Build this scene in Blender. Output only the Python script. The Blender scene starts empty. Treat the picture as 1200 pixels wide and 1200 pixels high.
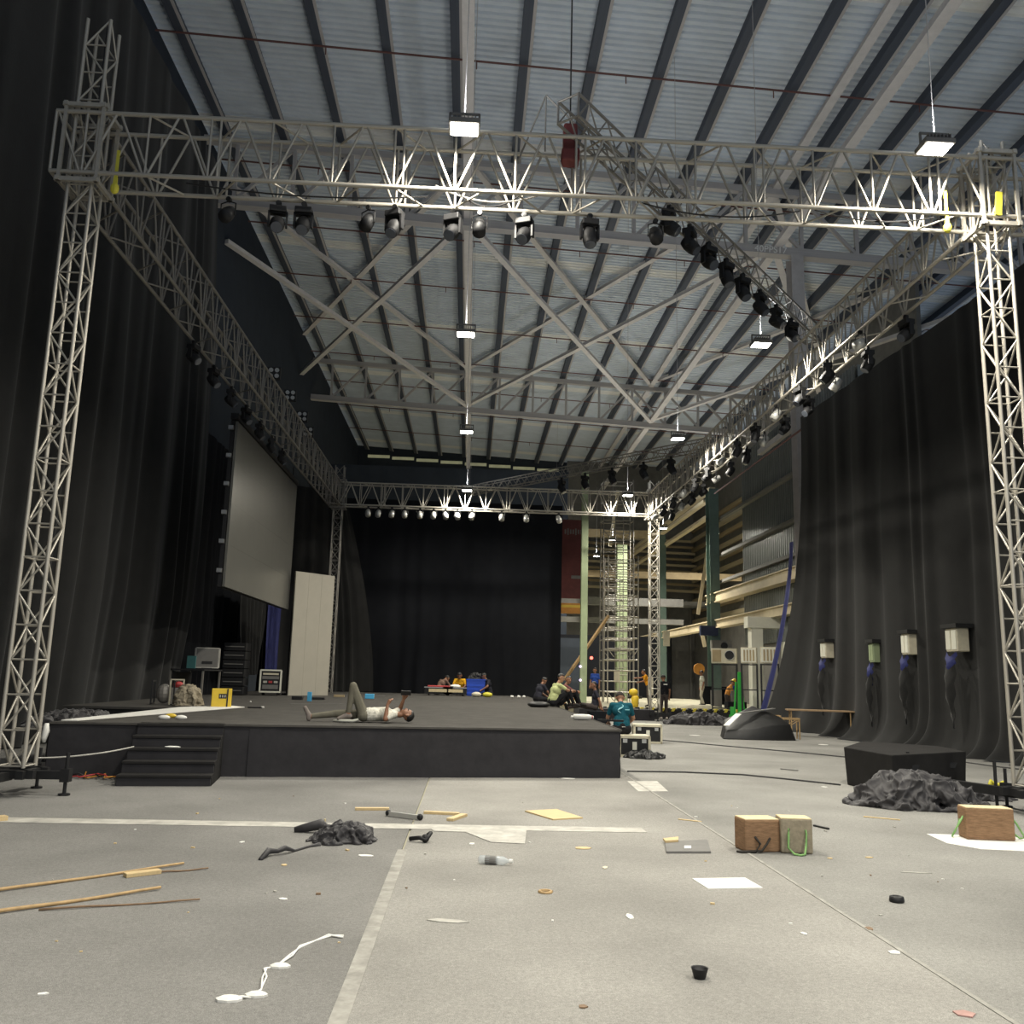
import bpy, bmesh, math, random
import numpy as np
from mathutils import Vector, Matrix
random.seed(7)
SC = bpy.context.scene
COL = SC.collection
PI = math.pi
# ---------------------------------------------------------------- camera, world, exposure
F_PX = 1058.5
PITCH, YAW, ROLL = [math.radians(a) for a in (10.3, 2.464, 1.452)]
EYE = Vector((0, 0, 1.6))
def _basis():
    f0 = Vector((math.sin(YAW), math.cos(YAW), 0)); r0 = Vector((math.cos(YAW), -math.sin(YAW), 0)); u0 = Vector((0, 0, 1))
    f = math.cos(PITCH)*f0 + math.sin(PITCH)*u0
    up = math.cos(PITCH)*u0 - math.sin(PITCH)*f0
    return math.cos(ROLL)*r0 + math.sin(ROLL)*up, math.cos(ROLL)*up - math.sin(ROLL)*r0, f
CR, CU, CF = _basis()
cam_data = bpy.data.cameras.new('camera'); cam_data.sensor_width = 36; cam_data.lens = F_PX/1200*36
cam_data.clip_end = 300
cam = bpy.data.objects.new('camera', cam_data); COL.objects.link(cam)
cam.matrix_world = Matrix(((CR.x, CU.x, -CF.x, 0), (CR.y, CU.y, -CF.y, 0), (CR.z, CU.z, -CF.z, 1.6), (0, 0, 0, 1)))
SC.camera = cam
world = bpy.data.worlds.new('world'); SC.world = world; world.use_nodes = True
world.node_tree.nodes['Background'].inputs[0].default_value = (.70, .82, 1.0, 1)
world.node_tree.nodes['Background'].inputs[1].default_value = .38
SC.view_settings.view_transform = 'Standard'; SC.view_settings.look = 'None'
SC.view_settings.exposure = 0.0; SC.view_settings.gamma = 1.0; SC.view_settings.use_curve_mapping = False
SC.cycles.use_denoising = True
SC.cycles.max_bounces = 6
SC.cycles.sample_clamp_indirect = 4
LAMP_W = 450          # watts of one high bay lamp
LAMP_COL = (1.0, .945, .82)
# a pixel of the photograph gives a direction; the plane it meets gives the distance
def ray(x, y): return CF + CR*((x-600)/F_PX) + CU*((600-y)/F_PX)
def pz(x, y, z=0.): d = ray(x, y); return EYE + d*((z-1.6)/d.z)
def px(x, y, X): d = ray(x, y); return EYE + d*(X/d.x)
def py(x, y, Y): d = ray(x, y); return EYE + d*(Y/d.y)
V = Vector
# ---------------------------------------------------------------- materials
def mat(name, col, rough=.7, metal=0., var=.15, scale=6., bump=0., bscale=80., sheen=0., emit=None, estr=0., alpha=1., trans=0., stretch=None):
    m = bpy.data.materials.new(name); m.use_nodes = True
    nt = m.node_tree; b = nt.nodes['Principled BSDF']
    b.inputs['Roughness'].default_value = rough; b.inputs['Metallic'].default_value = metal
    b.inputs['Base Color'].default_value = (*col, 1)
    tc = nt.nodes.new('ShaderNodeTexCoord')
    src = tc.outputs['Object']
    if stretch:
        mp = nt.nodes.new('ShaderNodeMapping'); mp.inputs['Scale'].default_value = stretch
        nt.links.new(src, mp.inputs['Vector']); src = mp.outputs['Vector']
    if var:
        n = nt.nodes.new('ShaderNodeTexNoise'); n.inputs['Scale'].default_value = scale; n.inputs['Detail'].default_value = 6
        n.inputs['Roughness'].default_value = .65
        nt.links.new(src, n.inputs['Vector'])
        r = nt.nodes.new('ShaderNodeValToRGB')
        r.color_ramp.elements[0].position = .3; r.color_ramp.elements[1].position = .7
        r.color_ramp.elements[0].color = (*[c*(1-var) for c in col], 1)
        r.color_ramp.elements[1].color = (*[min(1, c*(1+var)) for c in col], 1)
        nt.links.new(n.outputs['Fac'], r.inputs['Fac']); nt.links.new(r.outputs['Color'], b.inputs['Base Color'])
    if bump:
        n2 = nt.nodes.new('ShaderNodeTexNoise'); n2.inputs['Scale'].default_value = bscale; n2.inputs['Detail'].default_value = 3
        nt.links.new(src, n2.inputs['Vector'])
        bp = nt.nodes.new('ShaderNodeBump'); bp.inputs['Strength'].default_value = bump; bp.inputs['Distance'].default_value = .02
        nt.links.new(n2.outputs['Fac'], bp.inputs['Height']); nt.links.new(bp.outputs['Normal'], b.inputs['Normal'])
    if rough >= .8: b.inputs['Specular IOR Level'].default_value = .12
    if sheen:
        b.inputs['Sheen Weight'].default_value = sheen; b.inputs['Sheen Roughness'].default_value = .4
    if emit:
        b.inputs['Emission Color'].default_value = (*emit, 1); b.inputs['Emission Strength'].default_value = estr
    if trans:
        b.inputs['Transmission Weight'].default_value = trans
    b.inputs['Alpha'].default_value = alpha
    return m
def carpet(name, col, dirt=.25):
    m = mat(name, col, .95, var=.0, bump=.35, bscale=220)
    nt = m.node_tree; b = nt.nodes['Principled BSDF']; tc = nt.nodes['Texture Coordinate']
    prev = None
    for sc_, lo, hi, dt in ((240, .70, 1.25, 2), (38, .9, 1.1, 4), (.55, 1-dirt, 1+dirt*.6, 6)):
        n = nt.nodes.new('ShaderNodeTexNoise'); n.inputs['Scale'].default_value = sc_; n.inputs['Detail'].default_value = dt
        nt.links.new(tc.outputs['Object'], n.inputs['Vector'])
        r = nt.nodes.new('ShaderNodeMapRange'); r.inputs['From Min'].default_value = .3; r.inputs['From Max'].default_value = .7
        r.inputs['To Min'].default_value = lo; r.inputs['To Max'].default_value = hi
        nt.links.new(n.outputs['Fac'], r.inputs['Value'])
        if prev is None: prev = r.outputs['Result']
        else:
            mm = nt.nodes.new('ShaderNodeMath'); mm.operation = 'MULTIPLY'
            nt.links.new(prev, mm.inputs[0]); nt.links.new(r.outputs['Result'], mm.inputs[1]); prev = mm.outputs[0]
    mx = nt.nodes.new('ShaderNodeMix'); mx.data_type = 'RGBA'; mx.blend_type = 'MULTIPLY'; mx.inputs[0].default_value = 1
    mx.inputs[6].default_value = (*col, 1); nt.links.new(prev, mx.inputs[7]); nt.links.new(mx.outputs[2], b.inputs['Base Color'])
    return m
MT = dict(
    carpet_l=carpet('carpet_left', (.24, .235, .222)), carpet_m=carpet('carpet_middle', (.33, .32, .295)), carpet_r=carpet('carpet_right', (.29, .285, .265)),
    concrete=mat('concrete', (.38, .36, .27), .8, var=.12, scale=2),
    stage=mat('stage_carpet', (.078, .074, .068), .95, var=.18, scale=3, bump=.3, bscale=150),
    stair=mat('stair_carpet', (.026, .025, .0245), .95, var=.18, scale=3, bump=.3, bscale=150),
    skirt=mat('stage_skirt', (.034, .033, .036), .8, var=.15, scale=4, bump=.15, bscale=12, sheen=.1),
    drape=mat('black_drape', (.024, .024, .0235), .9, var=.12, scale=2, bump=.15, bscale=30, sheen=.15),
    drape2=mat('black_backdrop', (.014, .015, .018), .95, var=.1, scale=2),
    blackwall=mat('black_wall_cloth', (.044, .052, .066), .95, var=.1, scale=1),  # black lifted so the colour holds some of the lens veil
    bluecloth=mat('blue_cloth', (.022, .028, .13), .7, var=.2, scale=6, bump=.2, bscale=10),
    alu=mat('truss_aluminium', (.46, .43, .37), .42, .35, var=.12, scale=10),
    alud=mat('truss_aluminium_dim', (.26, .245, .22), .5, .35, var=.12, scale=10),  # darker copy of the truss aluminium; dimness of the left side put into colour
    blacksteel=mat('black_steel', (.02, .02, .021), .5, .3, var=.2, scale=12),
    black=mat('black_plastic', (.008, .008, .009), .6, 0, var=.1),
    fixwhite=mat('silver_lamp_can', (.55, .55, .52), .3, .4, var=.1),
    lens=mat('lamp_lens', (.08, .09, .11), .08, 0, var=0),
    roof=mat('roof_sheet', (.70, .76, .82), .6, .0, var=.1, scale=.7),
    roofpale=mat('roof_sheet_pale', (.90, .90, .87), .6, .0, var=.08, scale=.7),
    purlin=mat('shaded_purlin_steel', (.085, .098, .125), .6, .3, var=.1, scale=3),  # dark tone includes the shade on the purlin sides
    steel=mat('grey_painted_steel', (.50, .475, .46), .6, .1, var=.1, scale=3),
    tie=mat('lamplit_grey_steel', (.74, .70, .67), .6, .0, var=.08, scale=3),  # lighter copy of the grey steel; lamp brightness put into the colour
    green=mat('green_grey_column', (.10, .15, .125), .5, .1, var=.15, scale=3),
    palegreen=mat('pale_green_column', (.30, .36, .21), .55, .0, var=.1, scale=3),
    redpipe=mat('red_pipe', (.16, .07, .06), .6, var=.2),
    wallsheet=mat('wall_sheet', (.22, .235, .225), .32, .35, var=.12, scale=1.5),
    beam=mat('cream_beam', (.52, .44, .29), .6, 0, var=.1, scale=2),
    tan=mat('tan_panel', (.36, .28, .16), .7, 0, var=.2, scale=1.5),
    greybeige=mat('grey_panel', (.17, .165, .15), .7, 0, var=.2, scale=1.5),
    screen=mat('led_screen', (.15, .148, .132), .3, .25, var=.05, scale=1.2),
    screenp=mat('panel_board', (.46, .43, .36), .5, .1, var=.05, scale=1.5),
    wood=mat('raw_wood', (.27, .165, .095), .8, var=.3, scale=14, bump=.25, bscale=25, stretch=(1, 1, 6)),
    woodtop=mat('pale_wood_top', (.72, .60, .37), .8, var=.12, scale=20),
    woodgrey=mat('grey_wood', (.30, .26, .19), .85, var=.2, scale=18, bump=.2, bscale=30),
    ply=mat('plywood', (.62, .47, .25), .7, var=.12, scale=8, stretch=(1, 8, 1)),
    bamboo=mat('bamboo', (.45, .30, .14), .6, var=.2, scale=14),
    brownstick=mat('brown_stick', (.22, .14, .08), .7, var=.2, scale=14),
    tabletop=mat('brown_table_top', (.33, .22, .12), .6, var=.2, scale=9, stretch=(1, 8, 1)),
    rope=mat('green_rope', (.22, .42, .14), .7, var=.2, scale=60, bump=.3, bscale=120),
    ropedark=mat('dark_rope', (.05, .045, .04), .8, var=.2, scale=60),
    seam=mat('seam_strip', (.335, .325, .295), .8, var=.3, scale=6),
    white=mat('white_paper', (.80, .79, .74), .75, var=.05),
    dirtywhite=mat('dirty_tape', (.46, .445, .40), .7, var=.3, scale=5),
    whitepaint=mat('white_paint', (.74, .73, .62), .5, var=.04),
    cream=mat('cream_plastic', (.62, .57, .43), .55, var=.1),
    yellow=mat('yellow_plastic', (.75, .52, .04), .45, var=.06),
    yellowc=mat('yellow_strap', (.62, .56, .05), .6, var=.1),
    orange=mat('orange_paint', (.6, .26, .04), .6, var=.1),
    redp=mat('red_plastic', (.45, .05, .05), .5, var=.1),
    banner=mat('dark_red_banner', (.12, .028, .025), .7, var=.3, scale=1.5),
    darkblue=mat('dark_blue_box', (.012, .02, .06), .5, var=.1),
    dullred=mat('dull_red', (.15, .03, .03), .6, var=.15),
    pink=mat('faded_pink', (.42, .25, .22), .7, var=.2),
    bluep=mat('blue_plastic', (.02, .08, .55), .45, var=.1),
    skyblue=mat('sky_blue_box', (.08, .42, .72), .5, var=.1),
    greenp=mat('bright_green_paint', (.04, .42, .06), .45, var=.1),
    grey=mat('flat_grey', (.17, .165, .155), .7, var=.12, scale=6),
    silver=mat('bright_metal', (.6, .6, .58), .3, .8, var=.1),
    cloth=mat('black_satin_cloth', (.030, .028, .030), .6, var=.12, scale=3, bump=.35, bscale=9, sheen=.2),
    tarp=mat('black_tarp', (.016, .016, .016), .5, var=.1, bump=.15, bscale=8),
    clear=mat('clear_plastic', (.75, .8, .82), .12, var=0, alpha=.45),
    skin=mat('skin_brown', (.26, .125, .07), .55, var=.06, scale=20),
    skinl=mat('skin_tan', (.38, .20, .12), .55, var=.06, scale=20),
    hair=mat('black_hair', (.010, .009, .008), .5, var=.2, scale=60, bump=.4, bscale=140),
    eye=mat('eye_dark', (.02, .015, .012), .2, var=0),
    lip=mat('lip', (.25, .09, .07), .5, var=0),
    sign=mat('yellow_stripe', (.62, .50, .05), .6, var=.1),
    glowlamp=mat('lamp_glow', (1, 1, 1), .4, var=0, emit=(1, .96, .84), estr=30),
    glowred=mat('red_indicator', (.5, .02, .02), .4, var=0, emit=(1, .12, .08), estr=5),
    glowviolet=mat('violet_indicator', (.5, .4, .6), .4, var=0, emit=(.8, .6, 1), estr=4),
    glowstrip=mat('daylight_strip', (.5, .5, .38), .6, var=.3, scale=.8, emit=(.75, .74, .42), estr=.16),
    teal=mat('teal_glow_box', (.05, .16, .16), .5, var=.1),
)
# ---------------------------------------------------------------- mesh helpers
class MB:
    def __init__(s): s.v = []; s.f = []; s.m = []
    def add(s, vs, fs, mi=0):
        o = len(s.v); s.v += [tuple(a) for a in vs]
        for f in fs: s.f.append([o+i for i in f]); s.m.append(mi)
        return s
    def box(s, c, d, rot=None, mi=0, taper=None):
        hx, hy, hz = [a/2 for a in d]; c = V(c); vs = []
        for z in (-1, 1):
            k = taper if (taper and z > 0) else 1.
            for x, y in ((-1, -1), (1, -1), (1, 1), (-1, 1)):
                p = V((x*hx*k, y*hy*k, z*hz))
                if rot is not None: p = rot @ p
                vs.append(c+p)
        return s.add(vs, [(3, 2, 1, 0), (4, 5, 6, 7), (0, 1, 5, 4), (1, 2, 6, 5), (2, 3, 7, 6), (3, 0, 4, 7)], mi)
    def bar(s, a, b, w, h, mi=0, upv=(0, 0, 1)):
        a = V(a); b = V(b); d = (b-a).normalized(); u = V(upv)
        if abs(d.dot(u)) > .98: u = V((0, 1, 0))
        sx = d.cross(u).normalized(); sy = sx.cross(d).normalized(); vs = []
        for p in (a, b):
            for i, j in ((-1, -1), (1, -1), (1, 1), (-1, 1)): vs.append(p+sx*(i*w/2)+sy*(j*h/2))
        return s.add(vs, [(3, 2, 1, 0), (4, 5, 6, 7), (0, 1, 5, 4), (1, 2, 6, 5), (2, 3, 7, 6), (3, 0, 4, 7)], mi)
    def cyl(s, a, b, r0, r1=None, n=10, mi=0, cap=True):
        a = V(a); b = V(b); r1 = r0 if r1 is None else r1
        d = (b-a).normalized(); u = V((0, 0, 1)) if abs(d.z) < .9 else V((1, 0, 0))
        x = d.cross(u).normalized(); y = d.cross(x); vs = []
        for p, r in ((a, r0), (b, r1)):
            for k in range(n):
                t = 2*PI*k/n; vs.append(p+x*(r*math.cos(t))+y*(r*math.sin(t)))
        fs = [(k, (k+1) % n, n+(k+1) % n, n+k) for k in range(n)]
        if cap: fs += [tuple(range(n-1, -1, -1)), tuple(range(n, 2*n))]
        return s.add(vs, fs, mi)
    def tube(s, pts, r, n=6, mi=0):
        pts = [V(p) for p in pts]; vs = []; fs = []
        for i, p in enumerate(pts):
            d = (pts[min(i+1, len(pts)-1)]-pts[max(i-1, 0)]).normalized()
            u = V((0, 0, 1)) if abs(d.z) < .9 else V((1, 0, 0))
            x = d.cross(u).normalized(); y = d.cross(x)
            rr = r[i] if isinstance(r, (list, tuple)) else r
            for k in range(n):
                t = 2*PI*k/n; vs.append(p+x*(rr*math.cos(t))+y*(rr*math.sin(t)))
        for i in range(len(pts)-1):
            for k in range(n): fs.append((i*n+k, i*n+(k+1) % n, (i+1)*n+(k+1) % n, (i+1)*n+k))
        fs += [tuple(range(n-1, -1, -1)), tuple(range((len(pts)-1)*n, len(pts)*n))]
        return s.add(vs, fs, mi)
    def ball(s, c, r, nu=10, nv=7, mi=0):
        c = V(c); r = (r, r, r) if not isinstance(r, (list, tuple)) else r
        vs = [c+V((0, 0, r[2]))]; fs = []
        for j in range(1, nv):
            ph = PI*j/nv
            for i in range(nu):
                t = 2*PI*i/nu; vs.append(c+V((r[0]*math.sin(ph)*math.cos(t), r[1]*math.sin(ph)*math.sin(t), r[2]*math.cos(ph))))
        vs.append(c-V((0, 0, r[2]))); L = len(vs)-1
        for i in range(nu): fs.append((0, 1+i, 1+(i+1) % nu))
        for j in range(nv-2):
            for i in range(nu):
                a = 1+j*nu+i; b = 1+j*nu+(i+1) % nu; fs.append((a, a+nu, b+nu, b))
        for i in range(nu): fs.append((L, 1+(nv-2)*nu+(i+1) % nu, 1+(nv-2)*nu+i))
        return s.add(vs, fs, mi)
    def prism(s, poly, z0, z1, mi=0):          # poly: (x,y) list, extruded along z
        n = len(poly); vs = [(p[0], p[1], z0) for p in poly]+[(p[0], p[1], z1) for p in poly]
        return s.add(vs, [tuple(range(n-1, -1, -1)), tuple(range(n, 2*n))]+[(k, (k+1) % n, n+(k+1) % n, n+k) for k in range(n)], mi)
    def lathe(s, prof, n=16, mi=0, c=(0, 0, 0)):
        vs = []; fs = []
        for r, z in prof:
            for k in range(n): t = 2*PI*k/n; vs.append((c[0]+r*math.cos(t), c[1]+r*math.sin(t), c[2]+z))
        for i in range(len(prof)-1):
            for k in range(n): fs.append((i*n+k, i*n+(k+1) % n, (i+1)*n+(k+1) % n, (i+1)*n+k))
        fs += [tuple(range(n-1, -1, -1)), tuple(range((len(prof)-1)*n, len(prof)*n))]
        return s.add(vs, fs, mi)
    def mesh(s, name, mats, smooth=False):
        me = bpy.data.meshes.new(name); me.from_pydata(s.v, [], s.f)
        for m in (mats if isinstance(mats, (list, tuple)) else [mats]): me.materials.append(MT[m] if isinstance(m, str) else m)
        if len(set(s.m)) > 1: me.polygons.foreach_set('material_index', s.m)
        if smooth: me.polygons.foreach_set('use_smooth', [True]*len(s.f))
        me.update(); return me
    def build(s, name, mats, parent=None, smooth=False, bevel=0, loc=None, rz=0):
        o = bpy.data.objects.new(name, s.mesh(name, mats, smooth)); COL.objects.link(o)
        if parent: o.parent = parent
        if loc is not None: o.location = loc
        if rz: o.rotation_euler.z = rz
        if bevel:
            b = o.modifiers.new('bevel', 'BEVEL'); b.width = bevel; b.segments = 2; b.limit_method = 'ANGLE'
        return o
def tag(o, label, cat, group=None):
    o['label'] = label; o['category'] = cat
    if group: o['group'] = group
    return o
def thing(name, label, cat, loc=(0, 0, 0), rz=0, group=None):
    o = bpy.data.objects.new(name, None); COL.objects.link(o); o.empty_display_size = .2
    o.location = loc; o.rotation_euler = (0, 0, rz)
    return tag(o, label, cat, group)
def struct(o): o['kind'] = 'structure'; return o
def copy_tree(o, parent=None):
    c = o.copy(); COL.objects.link(c)
    if parent: c.parent = parent
    for ch in list(o.children): copy_tree(ch, c)
    return c
def link(name, me, parent, loc=(0, 0, 0), rot=None, scale=None):
    o = bpy.data.objects.new(name, me); COL.objects.link(o); o.parent = parent; o.location = loc
    if rot is not None: o.rotation_euler = rot
    if scale is not None: o.scale = scale
    return o
ORD = ['first', 'second', 'third', 'fourth', 'fifth', 'sixth', 'seventh', 'eighth', 'ninth', 'tenth', 'eleventh', 'twelfth', 'thirteenth', 'fourteenth', 'fifteenth', 'sixteenth', 'seventeenth', 'eighteenth', 'nineteenth', 'twentieth']
_rod = {}
def rod(name, a, b, r, parent, m='alu'):        # one round tube between two points, sharing a unit mesh
    if m not in _rod: _rod[m] = MB().cyl((0, 0, 0), (0, 0, 1), 1, n=8).mesh('tube_'+m, m, True)
    a = V(a); b = V(b); d = b-a
    o = bpy.data.objects.new(name, _rod[m]); COL.objects.link(o); o.parent = parent
    o.location = a-parent.location; o.rotation_mode = 'QUATERNION'; o.rotation_quaternion = d.to_track_quat('Z', 'Y'); o.scale = (r, r, d.length)
    return o
_bx = {}
def beamobj(name, a, b, w, h, parent, m='steel'):     # one rolled bar between two points, sharing a unit mesh
    if m not in _bx: _bx[m] = MB().box((0, 0, .5), (1, 1, 1)).mesh('bar_'+m, m)
    a = V(a); b = V(b); d = (b-a); z = d.normalized(); u = V((0, 0, 1)) if abs(z.z) < .95 else V((0, 1, 0))
    x = u.cross(z).normalized(); y = z.cross(x)
    o = bpy.data.objects.new(name, _bx[m]); COL.objects.link(o); o.parent = parent
    o.location = a-parent.location; o.rotation_mode = 'QUATERNION'
    o.rotation_quaternion = Matrix((x, y, z)).transposed().to_quaternion(); o.scale = (w, h, d.length)
    return o
def noise1(seed):
    rnd = random.Random(seed); t = [rnd.uniform(-1, 1) for _ in range(512)]
    def f(x):
        i = math.floor(x); a = x-i; a = a*a*(3-2*a); return t[i % 512]*(1-a)+t[(i+1) % 512]*a
    return f
# ================================================================ the setting
def bc(X): return 19.3-.048*X        # underside line of the roof girders (roof falls to the right)
def tc_(X): return 21.9-.048*X
def zr(X): return 22.55-.048*X
ZS = .774
# floor and the three carpet lengths
fl = struct(MB().box((4, 40, -.06), (60, 110, .1)).build('floor', 'concrete'))
def carpetstrip(x0, x1, y0, y1, m, z):
    o = MB().box(((x0+x1)/2, (y0+y1)/2, z/2-.005), (x1-x0, y1-y0, z+.01)).build('carpet_strip', m, fl); return o
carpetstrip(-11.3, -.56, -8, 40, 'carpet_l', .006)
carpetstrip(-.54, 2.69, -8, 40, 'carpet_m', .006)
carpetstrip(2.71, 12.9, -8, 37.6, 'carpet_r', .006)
# walls
wl = struct(MB().box((-11.4, 38, 11.5), (.2, 96, 23)).build('wall_left', 'blackwall'))
wb = struct(MB().box((-1.2, 85.2, 11.6), (20.6, .2, 23.2)).build('wall_back', 'blackwall'))
for k in range(-5, 4):
    x0 = 1.2+2.33*k+.12; x1 = x0+2.33-.24
    if x0 > -11 and x1 < 9: MB().box(((x0+x1)/2, 84.95, zr((x0+x1)/2)-.95), (x1-x0, .06, .28)).build('daylight_strip', 'glowstrip', wb)
# roof: corrugated sheets laid across the purlins
roof = struct(MB().box((6, 38, 23.3), (36, .2, .02)).build('ceiling', 'steel'))
def sheetmesh(Ly, m, X0=-11.6, X1=40.):
    b = MB(); n = int(Ly/.3)
    prof = []
    for k in range(n):
        y = k*.3; prof += [(y, 0), (y+.16, 0), (y+.19, .085), (y+.27, .085)]
    prof.append((n*.3, 0))
    vs = [(X0, y, zr(X0)+z) for y, z in prof]+[(X1, y, zr(X1)+z) for y, z in prof]; N = len(prof)
    b.add(vs, [(i, i+1, N+i+1, N+i) for i in range(N-1)])
    return b.mesh('roof_sheet', m)
sm = sheetmesh(3.0, 'roof'); sp = sheetmesh(.9, 'roofpale')
y = -6.
k = 0
while y < 85:
    if k % 4 == 3: link('roof_sheet', sp, roof, (0, y, 0)); y += .9
    else: link('roof_sheet', sm, roof, (0, y, 0)); y += 3.0
    k += 1
for k in range(-5, 16):
    X = 1.2+2.33*k
    beamobj('purlin', (X, -6, zr(X)-.16), (X, 85, zr(X)-.18), .30, .34, roof, 'purlin')  # dark bar widened to take in the purlin's shadow
    beamobj('purlin_flange', (X+.2, -6, zr(X)-.34), (X+.2, 85, zr(X)-.34), .1, .02, roof, 'steel')
for i, D in enumerate((4.5, 12.3, 20.1, 27.5, 35.2, 40.5, 46, 52, 58, 64, 70, 77)):
    rod('sprinkler_pipe', (-11.2, D, zr(-11.2)-.45), (26, D, zr(26)-.45), .035, roof, 'redpipe')
    for j in range(6):
        X = -7+5.1*j+(i % 2)*1.5; rod('sprinkler_drop', (X, D, zr(X)-.45), (X, D, zr(X)-.75), .02, roof, 'redpipe')
# roof girders
for g, D in enumerate((7.7, 33.5, 59.3)):
    t = thing('roof_girder', ['grey steel roof girder high above the camera at the near end', 'grey steel roof girder crossing high behind the front stage truss', 'far grey lattice roof girder crossing the hall behind the crossed braces'][g], 'roof girder', (0, D, bc(0)), 0, 'roof girders')
    a, b = -11.25, 26
    o = beamobj('bottom_chord', (a, D, bc(a)), (b, D, bc(b)), .30, .34, t)
    beamobj('bottom_flange', (a, D, bc(a)-.18), (b, D, bc(b)-.18), .42, .03, t)
    beamobj('top_chord', (a, D, tc_(a)), (b, D, tc_(b)), .28, .28, t)
    xs = [-9.9+2.28*i for i in range(16)]
    for i, X in enumerate(xs):
        if X > b: break
        beamobj('post', (X, D, bc(X)+.15), (X, D, tc_(X)-.12), .14, .14, t)
        if i: 
            X0 = xs[i-1]
            if X < 0.5: beamobj('diagonal', (X0+.1, D, bc(X0)+.15), (X-.1, D, tc_(X)-.12), .13, .13, t)
            else: beamobj('diagonal', (X0+.1, D, bc(X0)+.15) if X < 12 else (X0, D, tc_(X0)-.1), (X-.1, D, tc_(X)-.12) if X < 12 else (X, D, bc(X)+.15), .13, .13, t)
    if g == 1:
        cu = bpy.data.curves.new('girder_lettering', 'FONT'); cu.body = '40PPS17'; cu.size = .38; cu.extrude = .01
        tmp = bpy.data.objects.new('tmp', cu); COL.objects.link(tmp)
        me = bpy.data.meshes.new_from_object(tmp.evaluated_get(bpy.context.evaluated_depsgraph_get())); bpy.data.objects.remove(tmp)
        me.materials.clear(); me.materials.append(MT['roofpale'])
        link('lettering', me, t, (10.9, -.2, bc(11)-bc(0)-.14), (PI/2, math.radians(2.7), 0))
# long ties and crossed wind braces, one thing per brace
def lone(name, label, cat, a, b, w, h, m='tie', group=None):
    a = V(a); b = V(b); o = MB().bar((0, 0, 0), b-a, w, h)
    o.bar((0, 0, -h/2-.012), (b-a)+V((0, 0, -h/2-.012)), w*1.35, .024)
    return tag(o.build(name, m, loc=a), label, cat, group)
for X, lab in ((-.6, 'long grey ceiling tie beam running above the middle row of lamps'), (11.9, 'long grey lower ceiling tie beam on the right column line')):
    lone('tie_beam', lab, 'beam', (X, -6, bc(X)+.3), (X, 84.8, bc(X)+.3), .26, .26)
lone('tie_beam', 'long grey upper ceiling tie beam beside the right column line', 'beam', (11.9, -6, tc_(11.9)+.2), (11.9, 84.8, tc_(11.9)+.2), .24, .2)
for lev, zz, nm in ((bc, -.0, 'lower'), (tc_, .05, 'upper')):
    for (xa, xb, side) in ((-11.2, -.6, 'left'), (-.6, 11.9, 'middle'), (11.9, 24.5, 'right')):
        for s_ in (0, 1):
            a, b = (xa, xb) if s_ == 0 else (xb, xa)
            Da, Db = 33.7, 59.1
            if side == 'left':
                if s_ == 0: Da = 33.7+(1-10.6/12.4)*25.4
                else: Db = 59.1-(1-10.6/12.4)*25.4
            dz = .14*s_
            lone('wind_brace', '%s grey ceiling brace of the %s bay slanting toward the %s' % (nm, side, 'far right' if s_ == 0 else 'far left'), 'brace',
                 (a, Da, lev(a)+zz+.2+dz), (b, Db, lev(b)+zz+.2+dz), .2, .18, group='crossed ceiling braces')
# right side of the hall: columns, sheeted wall, rails
def icolumn(name, X, D, z0, z1, w, d, m, label, rzz=0):
    t = thing(name, label, 'column', (X, D, z0), rzz)
    MB().box((0, 0, (z1-z0)/2), (.03, d-.06, z1-z0)).build('web', m, t)
    for s_ in (-1, 1): MB().box((0, s_*(d/2-.015), (z1-z0)/2), (w, .03, z1-z0)).build('flange', m, t)
    MB().box((0, 0, .02), (w+.12, d+.12, .04)).build('base_plate', m, t)
    return t
icolumn('steel_column', 12.6, 33.5, 0, bc(12.6)-.2, .5, .62, 'steel', 'grey steel column behind the edge of the right black curtain')
icolumn('steel_column', 12.6, 46.5, 0, 11.6, .5, .75, 'green', 'dark green steel column left of the ribbed wall')
icolumn('steel_column', 12.6, 59.3, 0, 11.6, .5, .62, 'green', 'far dark green column beyond the scaffold area')
wr = MB(); pr = []
D = 29.5
while D < 42.6: pr += [(D, 0), (D+.13, 0), (D+.16, -.04), (D+.22, -.04)]; D += .25
N = len(pr)
wr.add([(13.1+o_, d_, 3.3) for d_, o_ in pr]+[(13.1+o_, d_, 12.6) for d_, o_ in pr], [(i, i+1, N+i+1, N+i) for i in range(N-1)])
wr.box((13.3, 36.05, 7.95), (.2, 13.1, 9.3))
wr = struct(wr.build('wall_right', 'wallsheet'))
for z in (10.0, 8.1, 6.7): beamobj('wall_girt', (12.98, 29.5, z), (12.98, 46.4, z), .22, .14, wr, 'greybeige')
MB().box((13.25, 36.05, 1.65), (.1, 13.1, 3.3)).build('lower_wall_panel', 'greybeige', wr)
tr = struct(MB().bar((12.75, 14, 5.85), (12.75, 47.8, 5.85), .34, .42).bar((12.75, 14, 6.08), (12.75, 47.8, 6.08), .5, .05).bar((12.75, 14, 5.62), (12.75, 47.8, 5.62), .5, .05).build('trim_1', 'beam'))
tr = struct(MB().bar((12.75, 14, 4.5), (12.75, 72, 4.5), .3, .34).bar((12.75, 14, 4.69), (12.75, 72, 4.69), .46, .05).bar((12.75, 14, 4.31), (12.75, 72, 4.31), .46, .05).build('trim_2', 'beam'))
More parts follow.
